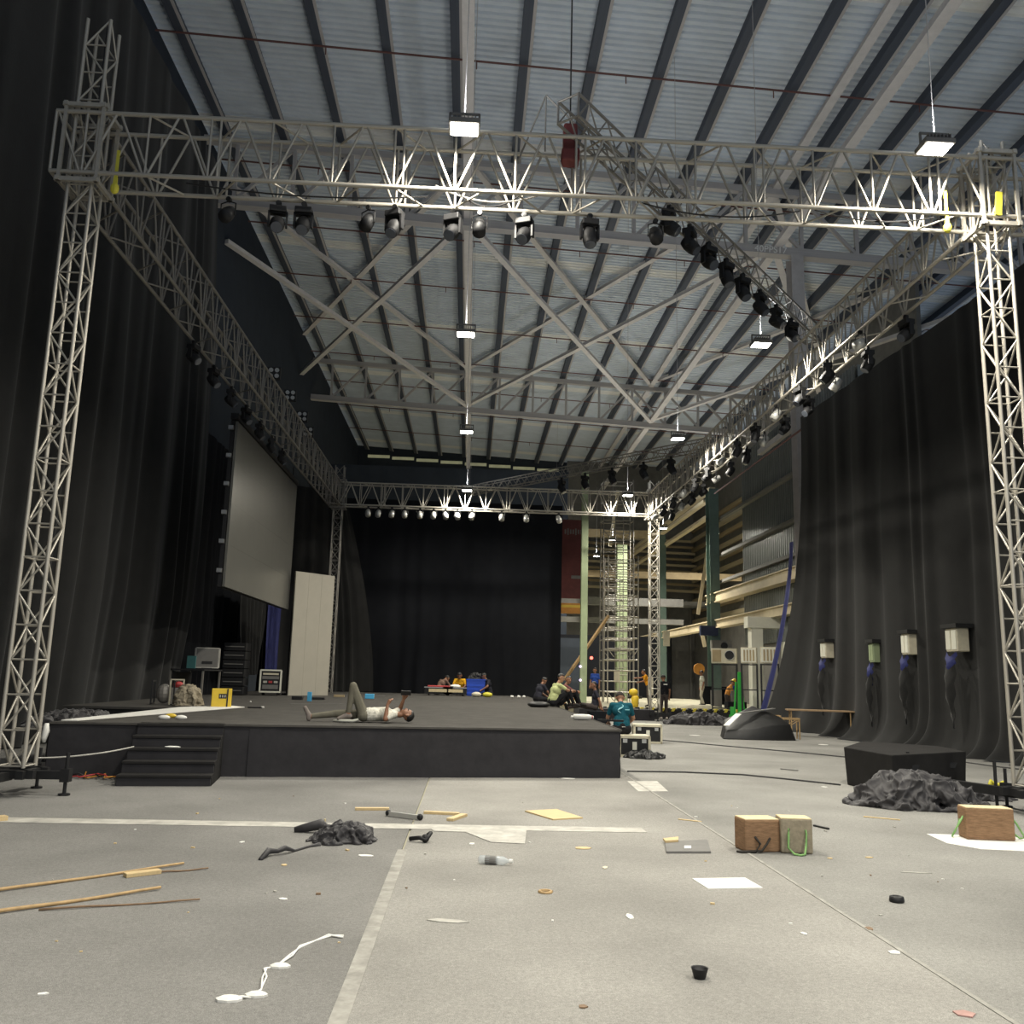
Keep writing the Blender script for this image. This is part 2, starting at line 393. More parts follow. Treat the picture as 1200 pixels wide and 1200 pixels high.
for X, z in ((12.9, 11.9), (12.55, 11.2), (12.9, 10.5)):
    o = MB().bar((0, 0, 0), (0, 34, 0), .3, .16).build('runway_rail', 'beam', loc=(X, 47.5, z)); tag(o, ['upper', 'middle', 'lower'][[11.9, 11.2, 10.5].index(z)]+' cream rail slanting above the scaffold tower toward the dark green column', 'rail', 'crane rails')
tag(MB().tube([(0, 0, 0), (0, 30, 0)], .04).build('hanging_pipe', 'redpipe', loc=(12.2, 14.5, 11.0)), 'thin reddish pipe running along the top of the right black curtain', 'pipe')
tag(MB().bar((0, 0, 0), (12.4, 9, .0), .2, .2).build('wind_brace', 'steel', loc=(12.2, 20.2, bc(12.2)-6.6)), 'pale slanting bar above the top edge of the right black curtain', 'brace')
tag(MB().bar((0, 0, 0), (0, 4.4, 0), .2, .24).bar((0, 4.3, 0), (0, 2.2, 1.6), .1, .1).build('wall_bracket', 'steel', loc=(12.55, 33.9, 11.6)), 'grey bracket arm reaching out from the column behind the right truss', 'bracket')
# annex behind the stage on the right
wa = struct(MB().box((18, 84, 11), (18.4, .2, 22)).build('wall_annex', 'greybeige'))
wa2 = struct(MB().box((21, 62, 10.5), (.2, 44, 21)).build('wall_annex_right', 'greybeige'))
for k in range(9):
    z = 14.8-.62*k; beamobj('cladding_rail', (7.2, 83.6-.3*k, z), (20.8, 83.6-.3*k, z-.3), .18, .22, wa, 'tan' if k % 2 else 'beam')
for k in range(10):
    z = 15.5-.95*k; beamobj('cladding_rail', (20.7, 44, z), (20.7, 83.5, z), .2, .34, wa2, 'beam' if k % 2 else 'tan')
for k in range(7): beamobj('wall_mullion', (9+1.9*k, 83.5, 0), (9+1.9*k, 83.5, 9.3), .16, .2, wa, 'greybeige')
for i, (x0, x1, D, z, h, m, lab) in enumerate(((4.6, 12.3, 52, 6.0, .45, 'grey', 'dark horizontal beam crossing behind the scaffold tower at middle height'), (4.6, 12.3, 52, 4.9, .3, 'greybeige', 'lower dark horizontal beam crossing behind the scaffold tower'), (6.4, 12.3, 62, 11.6, .5, 'tan', 'tan horizontal beam high behind the back truss'), (6.4, 20, 66, 9.2, .5, 'tan', 'long tan beam between the back truss tower and green column'), (6.4, 20, 72, 7.6, .5, 'greybeige', 'long dull beam lower behind the back truss tower'))):
    tag(MB().bar((0, 0, 0), (x1-x0, 0, 0), .25, h).build('cross_beam', m, loc=(x0, D, z)), lab, 'beam', 'beams in the annex')
for i, (a, b) in enumerate((((830, 640), (818, 720)), ((820, 730), (826, 758)), ((724, 575), (715, 640)))):
    A = py(*a, 58); B = py(*b, 58)
    tag(MB().bar((0, 0, 0), B-A, .2, .2).build('leaning_strut', 'beam', loc=A), ['cream strut leaning left of the dark green column', 'short cream strut under the lower rail', 'pale strut high left of the scaffold'][i], 'strut')
A = py(672, 655, 44)
bn = MB().box((0, 0, 0), (1.15, .04, 3.9)).build('hanging_banner', 'banner', loc=(A.x, 44, A.z)); tag(bn, 'dark red hanging banner beside the back black curtain', 'banner')
for k in range(7): MB().box((-.42+.13*k, -.03, 1.35), (.07, .02, .22+.1*(k % 3 == 1))).build('lettering', 'grey', bn)
MB().box((.15, -.03, -.9), (.5, .02, .16)).build('lettering', 'grey', bn)
tag(MB().box((0, 0, 0), (1.15, .1, .5)).box((0, -.06, .1), (1.15, .03, .12), mi=1).build('signboard', ['orange', 'yellow'], loc=py(671, 713, 44)), 'orange and yellow panel below the dark red banner', 'panel')
tag(MB().box((0, 0, 0), (7.6, .15, 4.4)).build('dark_partition', 'drape2', loc=(9.6, 60, 2.2)), 'dark partition at the back of the concrete platform', 'partition')
tag(MB().box((0, 0, 0), (2.6, .12, 4.0)).build('dark_partition', 'blackwall', loc=(5.6, 56, 2.0)), 'dark partition behind the pale green column', 'partition')
# rear platform of the annex with hazard edge
pf = struct(MB().box((9.3, 48.2, .22), (9.8, 20.6, .44)).build('floor_platform', 'concrete'))
MB().box((9.3, 37.85, .21), (9.85, .08, .42)).build('platform_skirt', 'skirt', pf)
hz = MB(); x = 4.45
for k in range(44):
    hz.add([(x, 37.78, .34), (x+.115, 37.78, .34), (x+.2, 37.78, .47), (x+.085, 37.78, .47), (x, 38.05, .34), (x+.115, 38.05, .34), (x+.2, 38.05, .47), (x+.085, 38.05, .47)],
           [(0, 1, 2, 3), (7, 6, 5, 4), (0, 4, 5, 1), (1, 5, 6, 2), (2, 6, 7, 3), (3, 7, 4, 0)], k % 2); x += .22
hz.build('hazard_stripe', ['sign', 'black'], pf)
MB().box((5.9, 37.0, .21), (3.0, 1.6, .42)).build('platform_step', 'skirt', pf)
# ================================================================ stage and stairs
st = thing('stage', 'wide low black carpeted stage platform filling the middle of the hall', 'stage', (0, 0, 0))
SP = [(-6.1, 13.9), (2.52, 15.2), (2.52, 39.6), (-8.4, 39.6), (-8.4, 19.6), (-6.2, 19.6)]
MB().prism(SP, ZS-.05, ZS).build('deck', 'stage', st)
inner = [(-6.06, 13.95), (2.48, 15.25), (2.48, 39.5), (-8.35, 39.5), (-8.35, 19.65), (-6.15, 19.65)]
MB().prism(inner, .0, ZS-.05).build('platform_body', 'blacksteel', st)
def skirt(a, b, seed, n=90, am=.012):
    f = noise1(seed); a = V((*a, 0)); b = V((*b, 0)); L = (b-a).length; d = (b-a)/L; nn = V((d.y, -d.x, 0)); m = MB(); vs = []; R = 8
    for j in range(R+1):
        for i in range(n+1):
            s_ = L*i/n; w = f(s_*3)*am+f(s_*9+50)*am*.4; q = j/R
            vs.append(a+d*s_+nn*(.02+w*(.3+q)+f(s_*.7+j*1.7)*.006)+V((0, 0, (ZS-.035)*(1-q)+.007)))
    m.add(vs, [(j*(n+1)+i, (j+1)*(n+1)+i, (j+1)*(n+1)+i+1, j*(n+1)+i+1) for j in range(R) for i in range(n)])
    return m.build('skirt', 'skirt', st, True)
skirt((-6.1, 13.9), (-3.3, 14.32), 1); skirt((-3.3, 14.32), (2.52, 15.2), 2); skirt((2.52, 15.2), (2.52, 39.6), 3, 120); skirt((-6.2, 19.6), (-6.1, 13.9), 4, 60)
MB().bar((-6.1, 13.87, ZS-.012), (2.53, 15.17, ZS-.012), .03, .03).build('front_edge_strip', 'stage', st)
MB().bar((2.55, 15.2, ZS-.012), (2.55, 39.5, ZS-.012), .03, .03).build('side_edge_strip', 'stage', st)
stairs = thing('stage_stairs', 'black carpeted five step stairs at the front left of the stage', 'stairs', (-4.1, 12.98, 0), math.radians(8.6))
for k in range(5):
    h = ZS/5*(k+1)
    MB().box((0, .28*k+.14, h-.02), (1.24, .3, .04)).build('tread', 'stair', stairs, bevel=.008)
    MB().box((0, .28*k+.02, h-.04-(ZS/5-.04)/2), (1.22, .03, ZS/5-.04)).build('riser', 'skirt', stairs)
for s_ in (-1, 1):
    poly = []
    b = MB(); vs = []
    prof = [(0.03, 0), (1.36, 0), (1.36, ZS-.03)]
    for k in range(4, -1, -1): prof += [(.28*k+.03, ZS/5*(k+1)-.04), (.28*k+.03, ZS/5*k if k else 0)]
    prof = prof[:-1]
    n = len(prof)
    vs = [(s_*.6, p[0], p[1]) for p in prof]+[(s_*.62, p[0], p[1]) for p in prof]
    b.add(vs, [tuple(range(n)), tuple(range(2*n-1, n-1, -1))]+[(k, (k+1) % n, n+(k+1) % n, n+k) for k in range(n)]); b.build('side_panel', 'stair', stairs)
# ================================================================ trusses
ZB, TH = 8.27, .91
def box_truss(label, a, b, side, w, h, zb, pan=.83, m='alu', rc=.032, rb=.018, fan=True, group='stage trusses'):
    a = V((*a, zb)); b = V((*b, zb)); L = (b-a).length; d = (b-a)/L; sd = V((*side, 0))*w; up = V((0, 0, h))
    t = thing('lighting_truss', label, 'truss', a, 0, group)
    for o_ in (V((0, 0, 0)), sd, up, sd+up): rod('chord', a+o_, b+o_, rc, t, m)
    n = max(2, int(L/pan)); pn = L/n
    for s_ in (V((0, 0, 0)), sd):
        for k in range(n):
            c = a+d*(pn*(k+.5))+s_
            if fan:
                rod('vertical_brace', c, c+up, rb, t, m)
                rod('diagonal_brace', c-d*.03, c-d*(pn*.47)+up, rb, t, m); rod('diagonal_brace', c+d*.03, c+d*(pn*.47)+up, rb, t, m)
                if k % 3 == 2: rod('joint_brace', c+d*.13, c+d*.13+up, rb, t, m)
            else:
                rod('diagonal_brace', c-d*(pn*.5), c+up, rb, t, m); rod('diagonal_brace', c+up, c+d*(pn*.5), rb, t, m)
    for u_ in (V((0, 0, 0)), up):
        for k in range(n):
            p = a+d*(pn*(k+.5))+u_; q = a+d*(pn*(k+1))+u_
            if k < n-1 or True: rod('lacing', p if k % 2 else p+sd, (q if not k % 2 else q+sd)-d*.02, rb*.85, t, m)
    for e in (a, b):
        rod('end_frame', e, e+up, rb*1.3, t, m); rod('end_frame', e+sd, e+sd+up, rb*1.3, t, m); rod('end_frame', e, e+sd, rb*1.3, t, m); rod('end_frame', e+up, e+sd+up, rb*1.3, t, m)
    return t
XL, XR, DF, DB = -5.42, 7.24, 11.66, 36.2
box_truss('long pale lighting truss across the front of the stage structure', (XL-.55, DF), (XR+1.3, DF), (0, 1), .5, TH, ZB)
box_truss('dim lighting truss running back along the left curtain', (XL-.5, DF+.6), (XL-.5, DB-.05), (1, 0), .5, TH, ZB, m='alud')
box_truss('lighting truss packed with spotlights running back along the right side', (XR, DF+.6), (XR, DB-.05), (1, 0), .5, TH, ZB)
box_truss('lighting truss across the back of the stage over the black backdrop', (XL-.5, DB), (XR+.5, DB), (0, 1), .5, TH, ZB)
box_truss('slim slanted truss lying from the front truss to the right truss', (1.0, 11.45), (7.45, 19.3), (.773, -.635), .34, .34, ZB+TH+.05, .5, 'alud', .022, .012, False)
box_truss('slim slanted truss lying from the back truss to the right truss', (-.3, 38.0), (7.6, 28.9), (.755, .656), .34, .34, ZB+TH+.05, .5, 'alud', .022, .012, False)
def tower(label, X, D, s_, ztop, base=True, foot_dirs=((1, 0), (-1, 0), (0, 1), (0, -1)), m='alu'):
    t = thing('truss_tower', label, 'truss tower', (X, D, 0), 0, 'truss towers')
    cs = [V((X-s_/2, D-s_/2, 0)), V((X+s_/2, D-s_/2, 0)), V((X+s_/2, D+s_/2, 0)), V((X-s_/2, D+s_/2, 0))]
    z0 = .34
    for c in cs: rod('main_tube', c+V((0, 0, z0)), c+V((0, 0, ztop)), .026, t, m)
    n = int((ztop-z0)/.43); h = (ztop-z0)/n
    for f_ in range(4):
        a, b = cs[f_], cs[(f_+1) % 4]
        for k in range(n):
            za, zb = z0+h*k, z0+h*(k+1)
            p, q = (a, b) if (k+f_) % 2 else (b, a)
            rod('diagonal_brace', p+V((0, 0, za)), q+V((0, 0, zb)), .014, t, m)
            if f_ % 2 == 0 or k % 3 == 0: rod('rung', a+V((0, 0, za+.02)), b+V((0, 0, za+.02)), .012, t, m)
    if base:
        fr = MB()
        for q in (-1, 1): fr.box((0, q*s_*.6, .27), (s_*2.0, .09, .1)); fr.box((q*s_*.6, 0, .27), (.09, s_*2.0, .1))
        fr.build('base_frame', 'blacksteel', t)
        for dx, dy in foot_dirs:
            L_ = .62
            arm = MB().bar((dx*.15, dy*.15, .25), (dx*L_, dy*L_, .25), .09, .1).build('outrigger', 'blacksteel', t)
            MB().cyl((dx*L_, dy*L_, .0), (dx*L_, dy*L_, .52), .022).cyl((dx*L_, dy*L_, .008), (dx*L_, dy*L_, .03), .07).box((dx*L_, dy*L_, .25), (.11, .11, .16)).build('screw_jack', 'blacksteel', arm)
    sl = MB()
    for z in (ZB-.12, ZB+TH+.1):
        for q in (-1, 1): sl.bar((-s_*.95, q*s_*.8, z), (s_*.95, q*s_*.8, z), .05, .06); sl.bar((q*s_*.8, -s_*.95, z), (q*s_*.8, s_*.95, z), .05, .06)
    for i in (-1, 1):
        for j in (-1, 1): sl.bar((i*s_*.8, j*s_*.8, ZB-.12), (i*s_*.8, j*s_*.8, ZB+TH+.1), .045, .045)
    sl.build('sleeve_block', m, t)
    rod('hoist_chain', (X+.05, D, ZB+TH+.1), (X+.05, D, ztop), .012, t, 'blacksteel')
    return t
tower('pale lattice truss tower at the front left of the stage', XL-.16, DF+.24, .32, 10.7)
tower('pale lattice truss tower at the right edge of the view', XR+.17, DF+.24, .32, 9.5, foot_dirs=((1, 0), (0, 1), (0, -1)))
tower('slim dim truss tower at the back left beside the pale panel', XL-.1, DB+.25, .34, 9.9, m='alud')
tower('bright lattice truss tower at the back right by the scaffold', XR+.2, DB+.25, .36, 9.7)
o = thing('outrigger_beam', 'long black steel outrigger lying behind the cloth heap at right', 'outrigger', (7.0, 12.5, 0))
MB().bar((.3, -.4, .24), (-.35, 1.5, .24), .1, .12).build('beam', 'blacksteel', o)
MB().cyl((-.3, 1.35, 0), (-.3, 1.35, .62), .022).cyl((-.3, 1.35, .006), (-.3, 1.35, .03), .08).build('screw_jack', 'blacksteel', o)
MB().cyl((.2, -.1, 0), (.2, -.1, .62), .022).cyl((.2, -.1, .006), (.2, -.1, .03), .08).build('screw_jack', 'blacksteel', o)
q = pz(1168, 926)
tag(MB().tube([(-.12, 0, .06), (-.06, .05, .14), (.02, .02, .07), (.08, -.05, .13), (.14, .02, .05), (.05, .08, .09), (-.1, .06, .05)], .03, 6).build('ratchet_strap', 'yellowc', loc=q, smooth=True), 'bundled yellow ratchet strap on the carpet beside the right tower', 'strap')
# yellow straps around the truss corners
for X, D, lab in ((XL+.35, DF-.02, 'yellow strap on the front truss by the left tower'), (XR-.62, DF-.02, 'yellow strap hanging under the front truss by the right tower'), (XR+.12, DF-.06, 'wide yellow strap over the front truss chord at right')):
    b = MB(); wide = 'wide' in lab
    if wide: b.box((0, 0, .16), (.09, .03, .36), Matrix.Rotation(.1, 3, 'Y'))
    else: b.box((0, .02, .1), (.04, .02, .5)).ball((0, .02, -.22), (.06, .05, .08)).box((0, .02, -.12), (.05, .03, .12))
    tag(b.build('truss_strap', 'yellowc', loc=(X, D, ZB)), lab, 'strap', 'yellow truss straps')
# ================================================================ lamps of the hall
def high_bay(X, D, z, label, zt, w=None, up=.125):
    t = thing('high_bay_lamp', label, 'lamp', (X, D, z), 0, 'high bay lamps')
    MB().box((0, 0, .05), (.42, .34, .07)).build('housing', 'grey', t, bevel=.01)
    fins = MB()
    for k in range(7): fins.box((-.15+.05*k, 0, .12), (.012, .3, .07))
    fins.build('cooling_fins', 'grey', t)
    MB().box((0, 0, .008), (.36, .28, .012)).build('lamp_glass', 'glowlamp', t)
    MB().bar((-.2, 0, .06), (-.2, 0, .24), .03, .02).bar((.2, 0, .06), (.2, 0, .24), .03, .02).bar((-.21, 0, .24), (.21, 0, .24), .03, .02, upv=(0, 1, 0)).build('bracket', 'grey', t)
    rod('suspension_rod', (X, D, z+.24), (X, D, zt), .007, t, 'steel' if 'steel' in MT else 'grey')
    l = bpy.data.lights.new('lamp_light', 'AREA'); l.shape = 'RECTANGLE'; l.size = .36; l.size_y = .28; l.energy = w or LAMP_W; l.color = LAMP_COL; l.spread = math.radians(165)
    lo = bpy.data.objects.new('lamp_light', l); COL.objects.link(lo); lo.parent = t; lo.location = (0, 0, -.01)
    l2 = bpy.data.lights.new('roof_fill', 'AREA'); l2.shape = 'RECTANGLE'; l2.size = .4; l2.size_y = .32; l2.energy = l.energy*up; l2.color = (.92, .96, 1.0)  # added upward fill, there to brighten the roof
    lo = bpy.data.objects.new('roof_fill', l2); COL.objects.link(lo); lo.parent = t; lo.location = (0, 0, .27); lo.rotation_euler = (PI, 0, 0)
    return t
ZL = 8.9
for D, w_ in ((44, 'nearest'), (52.5, 'second'), (68, 'third'), (76, 'farthest')): high_bay(-.3, D, ZL, w_+' added flood lamp continuing the middle ceiling row, unseen behind the backdrop', bc(-.3), up=.07)  # row carried on out of sight, added to light the far roof
for D, w_ in ((63, 'nearer'), (71, 'farther')): high_bay(6.6, D, ZL+1, w_+' added unseen flood lamp continuing the right ceiling row deep in the annex', zr(6.2)-.2, up=.07)  # two more unseen lamps added for the far roof
for i, D in enumerate((-4.8, 3.2, 11.2, 18.75, 26.8, 35.7)):
    nm = ['behind the camera', 'over the near carpet', 'just above the front truss', 'between front truss and far girder', 'under the far girder', 'above the back truss'][i]
    high_bay(-.3, D, ZL, 'bright flood lamp of the middle ceiling row, '+nm, bc(-.3))
    high_bay(6.2, D-.1, ZL, 'bright flood lamp of the right ceiling row, '+nm, zr(6.2)-.2)
for (x, y_, D, lab) in ((718, 633, 52, 'bright lamp beyond the back truss, above the scaffold tower'), (699, 652, 58, 'small far lamp low left of the scaffold tower')):
    p = py(x, y_, D); high_bay(p.x, D, p.z, lab, 14, LAMP_W*1.2)
high_bay(10.2, 47.5, 9.6, 'added unseen flood lamp above the rear platform left of the green column', 14, LAMP_W*2.2)  # hidden lamp added to brighten the scaffold and platform
high_bay(16.5, 60, 11.5, 'added unseen flood lamp deep in the annex right of the green column', 15, LAMP_W*3)  # strong lamp added out of sight to light the annex
high_bay(16.2, 40, 2.95, 'added unseen flood lamp inside the annex room behind the white door frame', 3.25, LAMP_W*.02)  # weak unseen lamp added in the annex
# ================================================================ spotlights
def moving_head():
    t = thing('moving_head_light', '', 'stage light')
    MB().cyl((0, -.03, -.03), (0, .03, -.03), .045).box((0, 0, -.08), (.05, .05, .06)).build('clamp', 'blacksteel', t)
    MB().box((0, 0, -.15), (.26, .2, .1)).build('base', 'black', t, bevel=.012)
    MB().box((-.135, 0, -.3), (.03, .09, .24)).box((.135, 0, -.3), (.03, .09, .24)).box((0, 0, -.2), (.29, .09, .03)).build('yoke', 'black', t)
    hd = MB().lathe([(.05, -.15), (.09, -.13), (.115, -.05), (.115, .08), (.10, .15), (.095, .17)], 14).build('head', 'black', t, True, loc=(0, 0, -.37))
    MB().lathe([(.02, .165), (.088, .172), (.088, .18), (.02, .182)], 14).build('lens', 'lens', hd)
    return t
def par_can(m='fixwhite'):
    t = thing('par_can_light', '', 'stage light')
    MB().cyl((0, -.03, -.03), (0, .03, -.03), .04).build('clamp', 'blacksteel', t)
    MB().tube([(-.12, 0, -.3), (-.12, 0, -.1), (0, 0, -.06), (.12, 0, -.1), (.12, 0, -.3)], .012, 5).build('yoke', 'black', t)
    hd = MB().lathe([(.04, -.16), (.08, -.14), (.105, -.02), (.105, .14)], 12).build('head', m, t, True, loc=(0, 0, -.27))
    MB().lathe([(.02, .12), (.096, .125), (.096, .135), (.02, .138)], 12).build('lens', 'lens', hd)
    return t
_pr = {}
def fix(kind, X, Y, Z, label, group, rz=0., tilt=2.6, sc=1.):
    if kind not in _pr: _pr[kind] = moving_head() if kind == 'head' else par_can('fixwhite' if kind == 'par' else 'black'); o = _pr[kind]
    else: o = copy_tree(_pr[kind])
    o.location = (X, Y, Z); o.rotation_euler = (0, 0, rz); o.scale = (sc,)*3; tag(o, label, 'stage light', group)
    for c in o.children:
        if c.name.startswith('head'): c.rotation_euler = (tilt, 0, 0)
for i, x in enumerate((265, 322, 352, 428, 460, 530, 562, 617, 697, 780)):
    p = pz(x, 255, 7.9)
    fix('head' if i % 3 else 'parb', p.x, DF+(.5 if i % 4 else .45), ZB-.03, '%s black spotlight from the left under the front truss' % ORD[i], 'spotlights under the front truss', random.uniform(-.5, .5), random.uniform(2.3, 2.9), .92)
for i, s_ in enumerate((.33, .40, .47, .54, .61, .69, .77, .85)):
    p = V((.75, 10.7)).lerp(V((7.6, 19.05)), s_)
    fix('head', p.x, p.y, ZB+TH+.02, '%s black spotlight from the front under the slim slanted front truss' % ORD[i], 'spotlights under the slanted front truss', .8+random.uniform(-.4, .4), random.uniform(2.2, 2.9), 1.0)
for i, x in enumerate((431, 443, 459, 474, 492, 508, 522, 536, 553, 588, 617, 655)):
    p = py(x, 602, DB); fix('par', p.x, DB+.05, ZB-.03, '%s small pale spotlight from the left under the back truss' % ORD[i], 'spotlights under the back truss', random.uniform(-.4, .4), 2.5, 1.05)
for i in range(26):
    D = 15.2+i*.8
    fix(('head', 'par', 'head')[i % 3], XR+(.0 if i % 2 else .5), D, ZB-.03, ('%s spotlight' % ORD[i] if i < 20 else 'one of the six farthest spotlights')+' from the front under the right truss', 'spotlights under the right truss', -PI/2+random.uniform(-.5, .5), random.uniform(2.0, 2.8), .95)
for i in range(7):
    D = 18.+i*1.5
    fix('head', XL-.45, D, ZB-.03, '%s dark spotlight from the front under the left truss' % ORD[i], 'spotlights under the left truss', PI/2+random.uniform(-.4, .4), random.uniform(2.1, 2.7), .95)
for i, s_ in enumerate((.45, .55, .66, .78, .88)):
    p = V((-.2, 38.1)).lerp(V((7.7, 29.0)), s_)
    fix('head', p.x, p.y, ZB+TH+.02, '%s dark spotlight from the left under the slim slanted back truss' % ORD[i], 'spotlights under the slanted back truss', 1., 2.6, 1.15)
# four-eye blinder lights standing on the left truss
for i, (x, y_) in enumerate(((321, 437), (340, 463), (354, 488), (361, 506))):
    p = px(x, y_, XL-.1)
    t = thing('blinder_light', '%s four lamp blinder from the front on top of the left truss' % ORD[i], 'stage light', p, 0, 'blinders on the left truss')
    MB().box((0, .06, 0), (.34, .1, .34)).build('body', 'black', t); MB().bar((0, .06, -.5), (0, .06, -.15), .03, .03).build('bracket', 'blacksteel', t)
    for u_ in (-1, 1):
        for w_ in (-1, 1): MB().cyl((u_*.08, -.0, w_*.08), (u_*.08, -.02, w_*.08), .06).build('reflector', 'fixwhite', t)
# red chain hoist, cables on the front truss
t = thing('chain_hoist', 'dull red chain hoist standing above the middle of the front truss', 'hoist', py(668, 165, DF+.3))
MB().box((0, 0, 0), (.2, .2, .46)).build('motor_body', 'dullred', t, bevel=.03); MB().tube([(0, 0, .2), (0, 0, 6)], .012, 5).build('chain', 'blacksteel', t); MB().box((0, -.05, -.3), (.26, .24, .2)).build('chain_bag', 'dullred', t, bevel=.03)
rg = thing('rigging_frame', 'thin triangular rigging frame standing on the front truss', 'rigging', py(640, 200, DF+.3))
A = py(640, 112, DF+.3)-rg.location
for b_ in ((600, 205), (735, 205)):
    B = py(*b_, DF+.3)-rg.location; MB().tube([A, B], .014, 6).build('stay', 'alud', rg)
MB().tube([A, A+V((0, 0, -.9))], .012, 6).build('stay', 'alud', rg)
def hang(a, b, sag, n=12): 
    a = V(a); b = V(b); return [a.lerp(b, i/n)+V((0, 0, -sag*4*(i/n)*(1-i/n))) for i in range(n+1)]
for i, (x0, x1, sg, z) in enumerate(((-.7, .9, .2, ZB+.2), (-.5, .6, .3, ZB+.22), (2.2, 4.6, .16, ZB+.1), (-4.2, -.8, .1, ZB+.05), (4.8, 6.6, .12, ZB+.1))):
    tag(MB().tube([p for p in hang((x0, DF+.25, z), (x1, DF+.3, z), sg)], .012, 5).build('power_cable', 'blacksteel' if i != 0 else 'alud'), ['pale cable loop', 'dark cable loop', 'dark cable', 'long thin dark cable', 'short dark cable'][i]+' sagging in the front truss '+['near the middle lamp', 'below the middle lamp', 'at the slanted truss', 'toward the left tower', 'toward the right tower'][i], 'cable', 'cables in the front truss')
# ================================================================ curtains
def curtain(name, label, path, z0, z1, out, amp, lam, seed, m='drape', nv=44, du=.07, flare=0., edge=None, group=None, cat='curtain', start=None, pw=2, fh=.55):
    pts = [V(p) for p in path]; seg = [(pts[i+1]-pts[i]).length for i in range(len(pts)-1)]; L = sum(seg)
    def at(s_):
        i = 0; q = s_
        while i < len(seg)-1 and q > seg[i]: q -= seg[i]; i += 1
        d = (pts[i+1]-pts[i])/seg[i]; return pts[i]+d*q, d
    f1, f2, f3, f4 = noise1(seed), noise1(seed+1), noise1(seed+2), noise1(seed+3)
    nu = int(L/du); b = MB(); vs = []
    for j in range(nv+1):
        v = j/nv; v = v if j < nv else 1.
        vv = 1-(1-v)**1.35 if flare else v; z = z1+(z0-z1)*vv
        for i in range(nu+1):
            s0 = L*i/nu
            e = (edge(vv) if edge else 0.)*(i/nu)**pw; e2 = (start(vv) if start else 0.)*(1-i/nu)**(1 if pw == 1 else 2)
            p, d = at(s0); p = p+d*(e+e2); n = V((d.y, -d.x))*out
            ph = s0/lam+.9*f1(s0*.7)+.12*f4(vv*3+s0*.3)
            w = math.sin(2*PI*ph); w = math.copysign(abs(w)**.7, w)*.55+.5*f2(s0/lam*2.3+vv*.7)+.35*f3(s0*.45)
            off = amp*w*(.35+.75*vv)*(1+.3*f3(s0*1.1+9))
            if flare: off += flare*math.exp(-(z-z0)/fh)*(1+.35*math.sin(2*PI*ph)+.3*f2(s0*2.2))
            zz = z+(.02*f2(s0*5)+.02 if j == nv else 0)
            vs.append((p.x+n.x*off, p.y+n.y*off, zz))
    b.add(vs, [(j*(nu+1)+i, (j+1)*(nu+1)+i, (j+1)*(nu+1)+i+1, j*(nu+1)+i+1) for j in range(nv) for i in range(nu)])
    return tag(b.build(name, m, None, True), label, cat, group)
curtain('stage_curtain', 'tall black pleated curtain along the left side behind the left tower', [(-8.7, 7.5), (-8.6, 27.4)], .0, 17.5, 1, .15, 1.5, 11, edge=lambda v: 1.0*math.sin(PI*min(1, v*.95))+.9*v-.9*max(0, v-.8)*4, nv=56)
curtain('side_drape', 'dark drape hanging behind the big grey screen on the left', [(-9.3, 26), (-9.1, 37.5)], .0, 9.6, 1, .12, .8, 21, 'drape2')
curtain('side_drape', 'dark pleated drape between the big screen and the back left tower', [(-8.5, 37.6), (-8.3, 46)], .0, 9.2, 1, .13, .8, 25)
curtain('gathered_curtain', 'grey curtain gathered in a knot below the big screen', [(-8.35, 33.2), (-8.1, 36.4)], 1.4, 4.7, 1, .22, .5, 31, 'drape', edge=lambda v: -1.0*v*v, start=lambda v: .7*v*v, cat='curtain')
curtain('blue_cloth', 'narrow hanging blue cloth between the gathered curtain and the pale panel', [(-8.0, 36.2), (-7.7, 38.2)], ZS, 4.4, 1, .12, .5, 35, 'bluecloth', edge=lambda v: -.3*v)
curtain('back_curtain', 'grey lit curtain swept aside beside the back left tower', [(-8.2, 37.2), (-6.3, 38.6), (-4.1, 40.4)], ZS, 9.3, 1, .14, .7, 41, 'drape', edge=lambda v: -2.0*(1-v)**1.6)
curtain('backdrop_curtain', 'wide black backdrop curtain across the back of the stage', [(-6.3, 41.2), (4.15, 41.4)], .0, 9.5, 1, .07, .9, 45, 'drape2')
curtain('backdrop_curtain', 'high black backdrop cloth far behind the back truss', [(-11.2, 60.6), (6.45, 60.6)], .0, 15.55, 1, .1, 1.6, 47, 'blackwall', nv=10, du=.3)
curtain('stage_curtain', 'huge black pleated curtain on the right pooling onto the carpet', [(12.35, 12.6), (11.55, 30.6)], .0, 10.95, -1, .11, 1.25, 51, 'drape', flare=.5, fh=.3, nv=80, edge=lambda v: 4.3*v**2.4, pw=9)
curtain('blue_curtain', 'blue cloth lining showing along the far edge of the right curtain', [(11.50, 30.62), (11.48, 31.0)], .0, 6.6, -1, .05, .3, 55, 'bluecloth', edge=lambda v: .85+3.45*v**1.55+.3*v, start=lambda v: .85+3.4*v**1.55, pw=1)
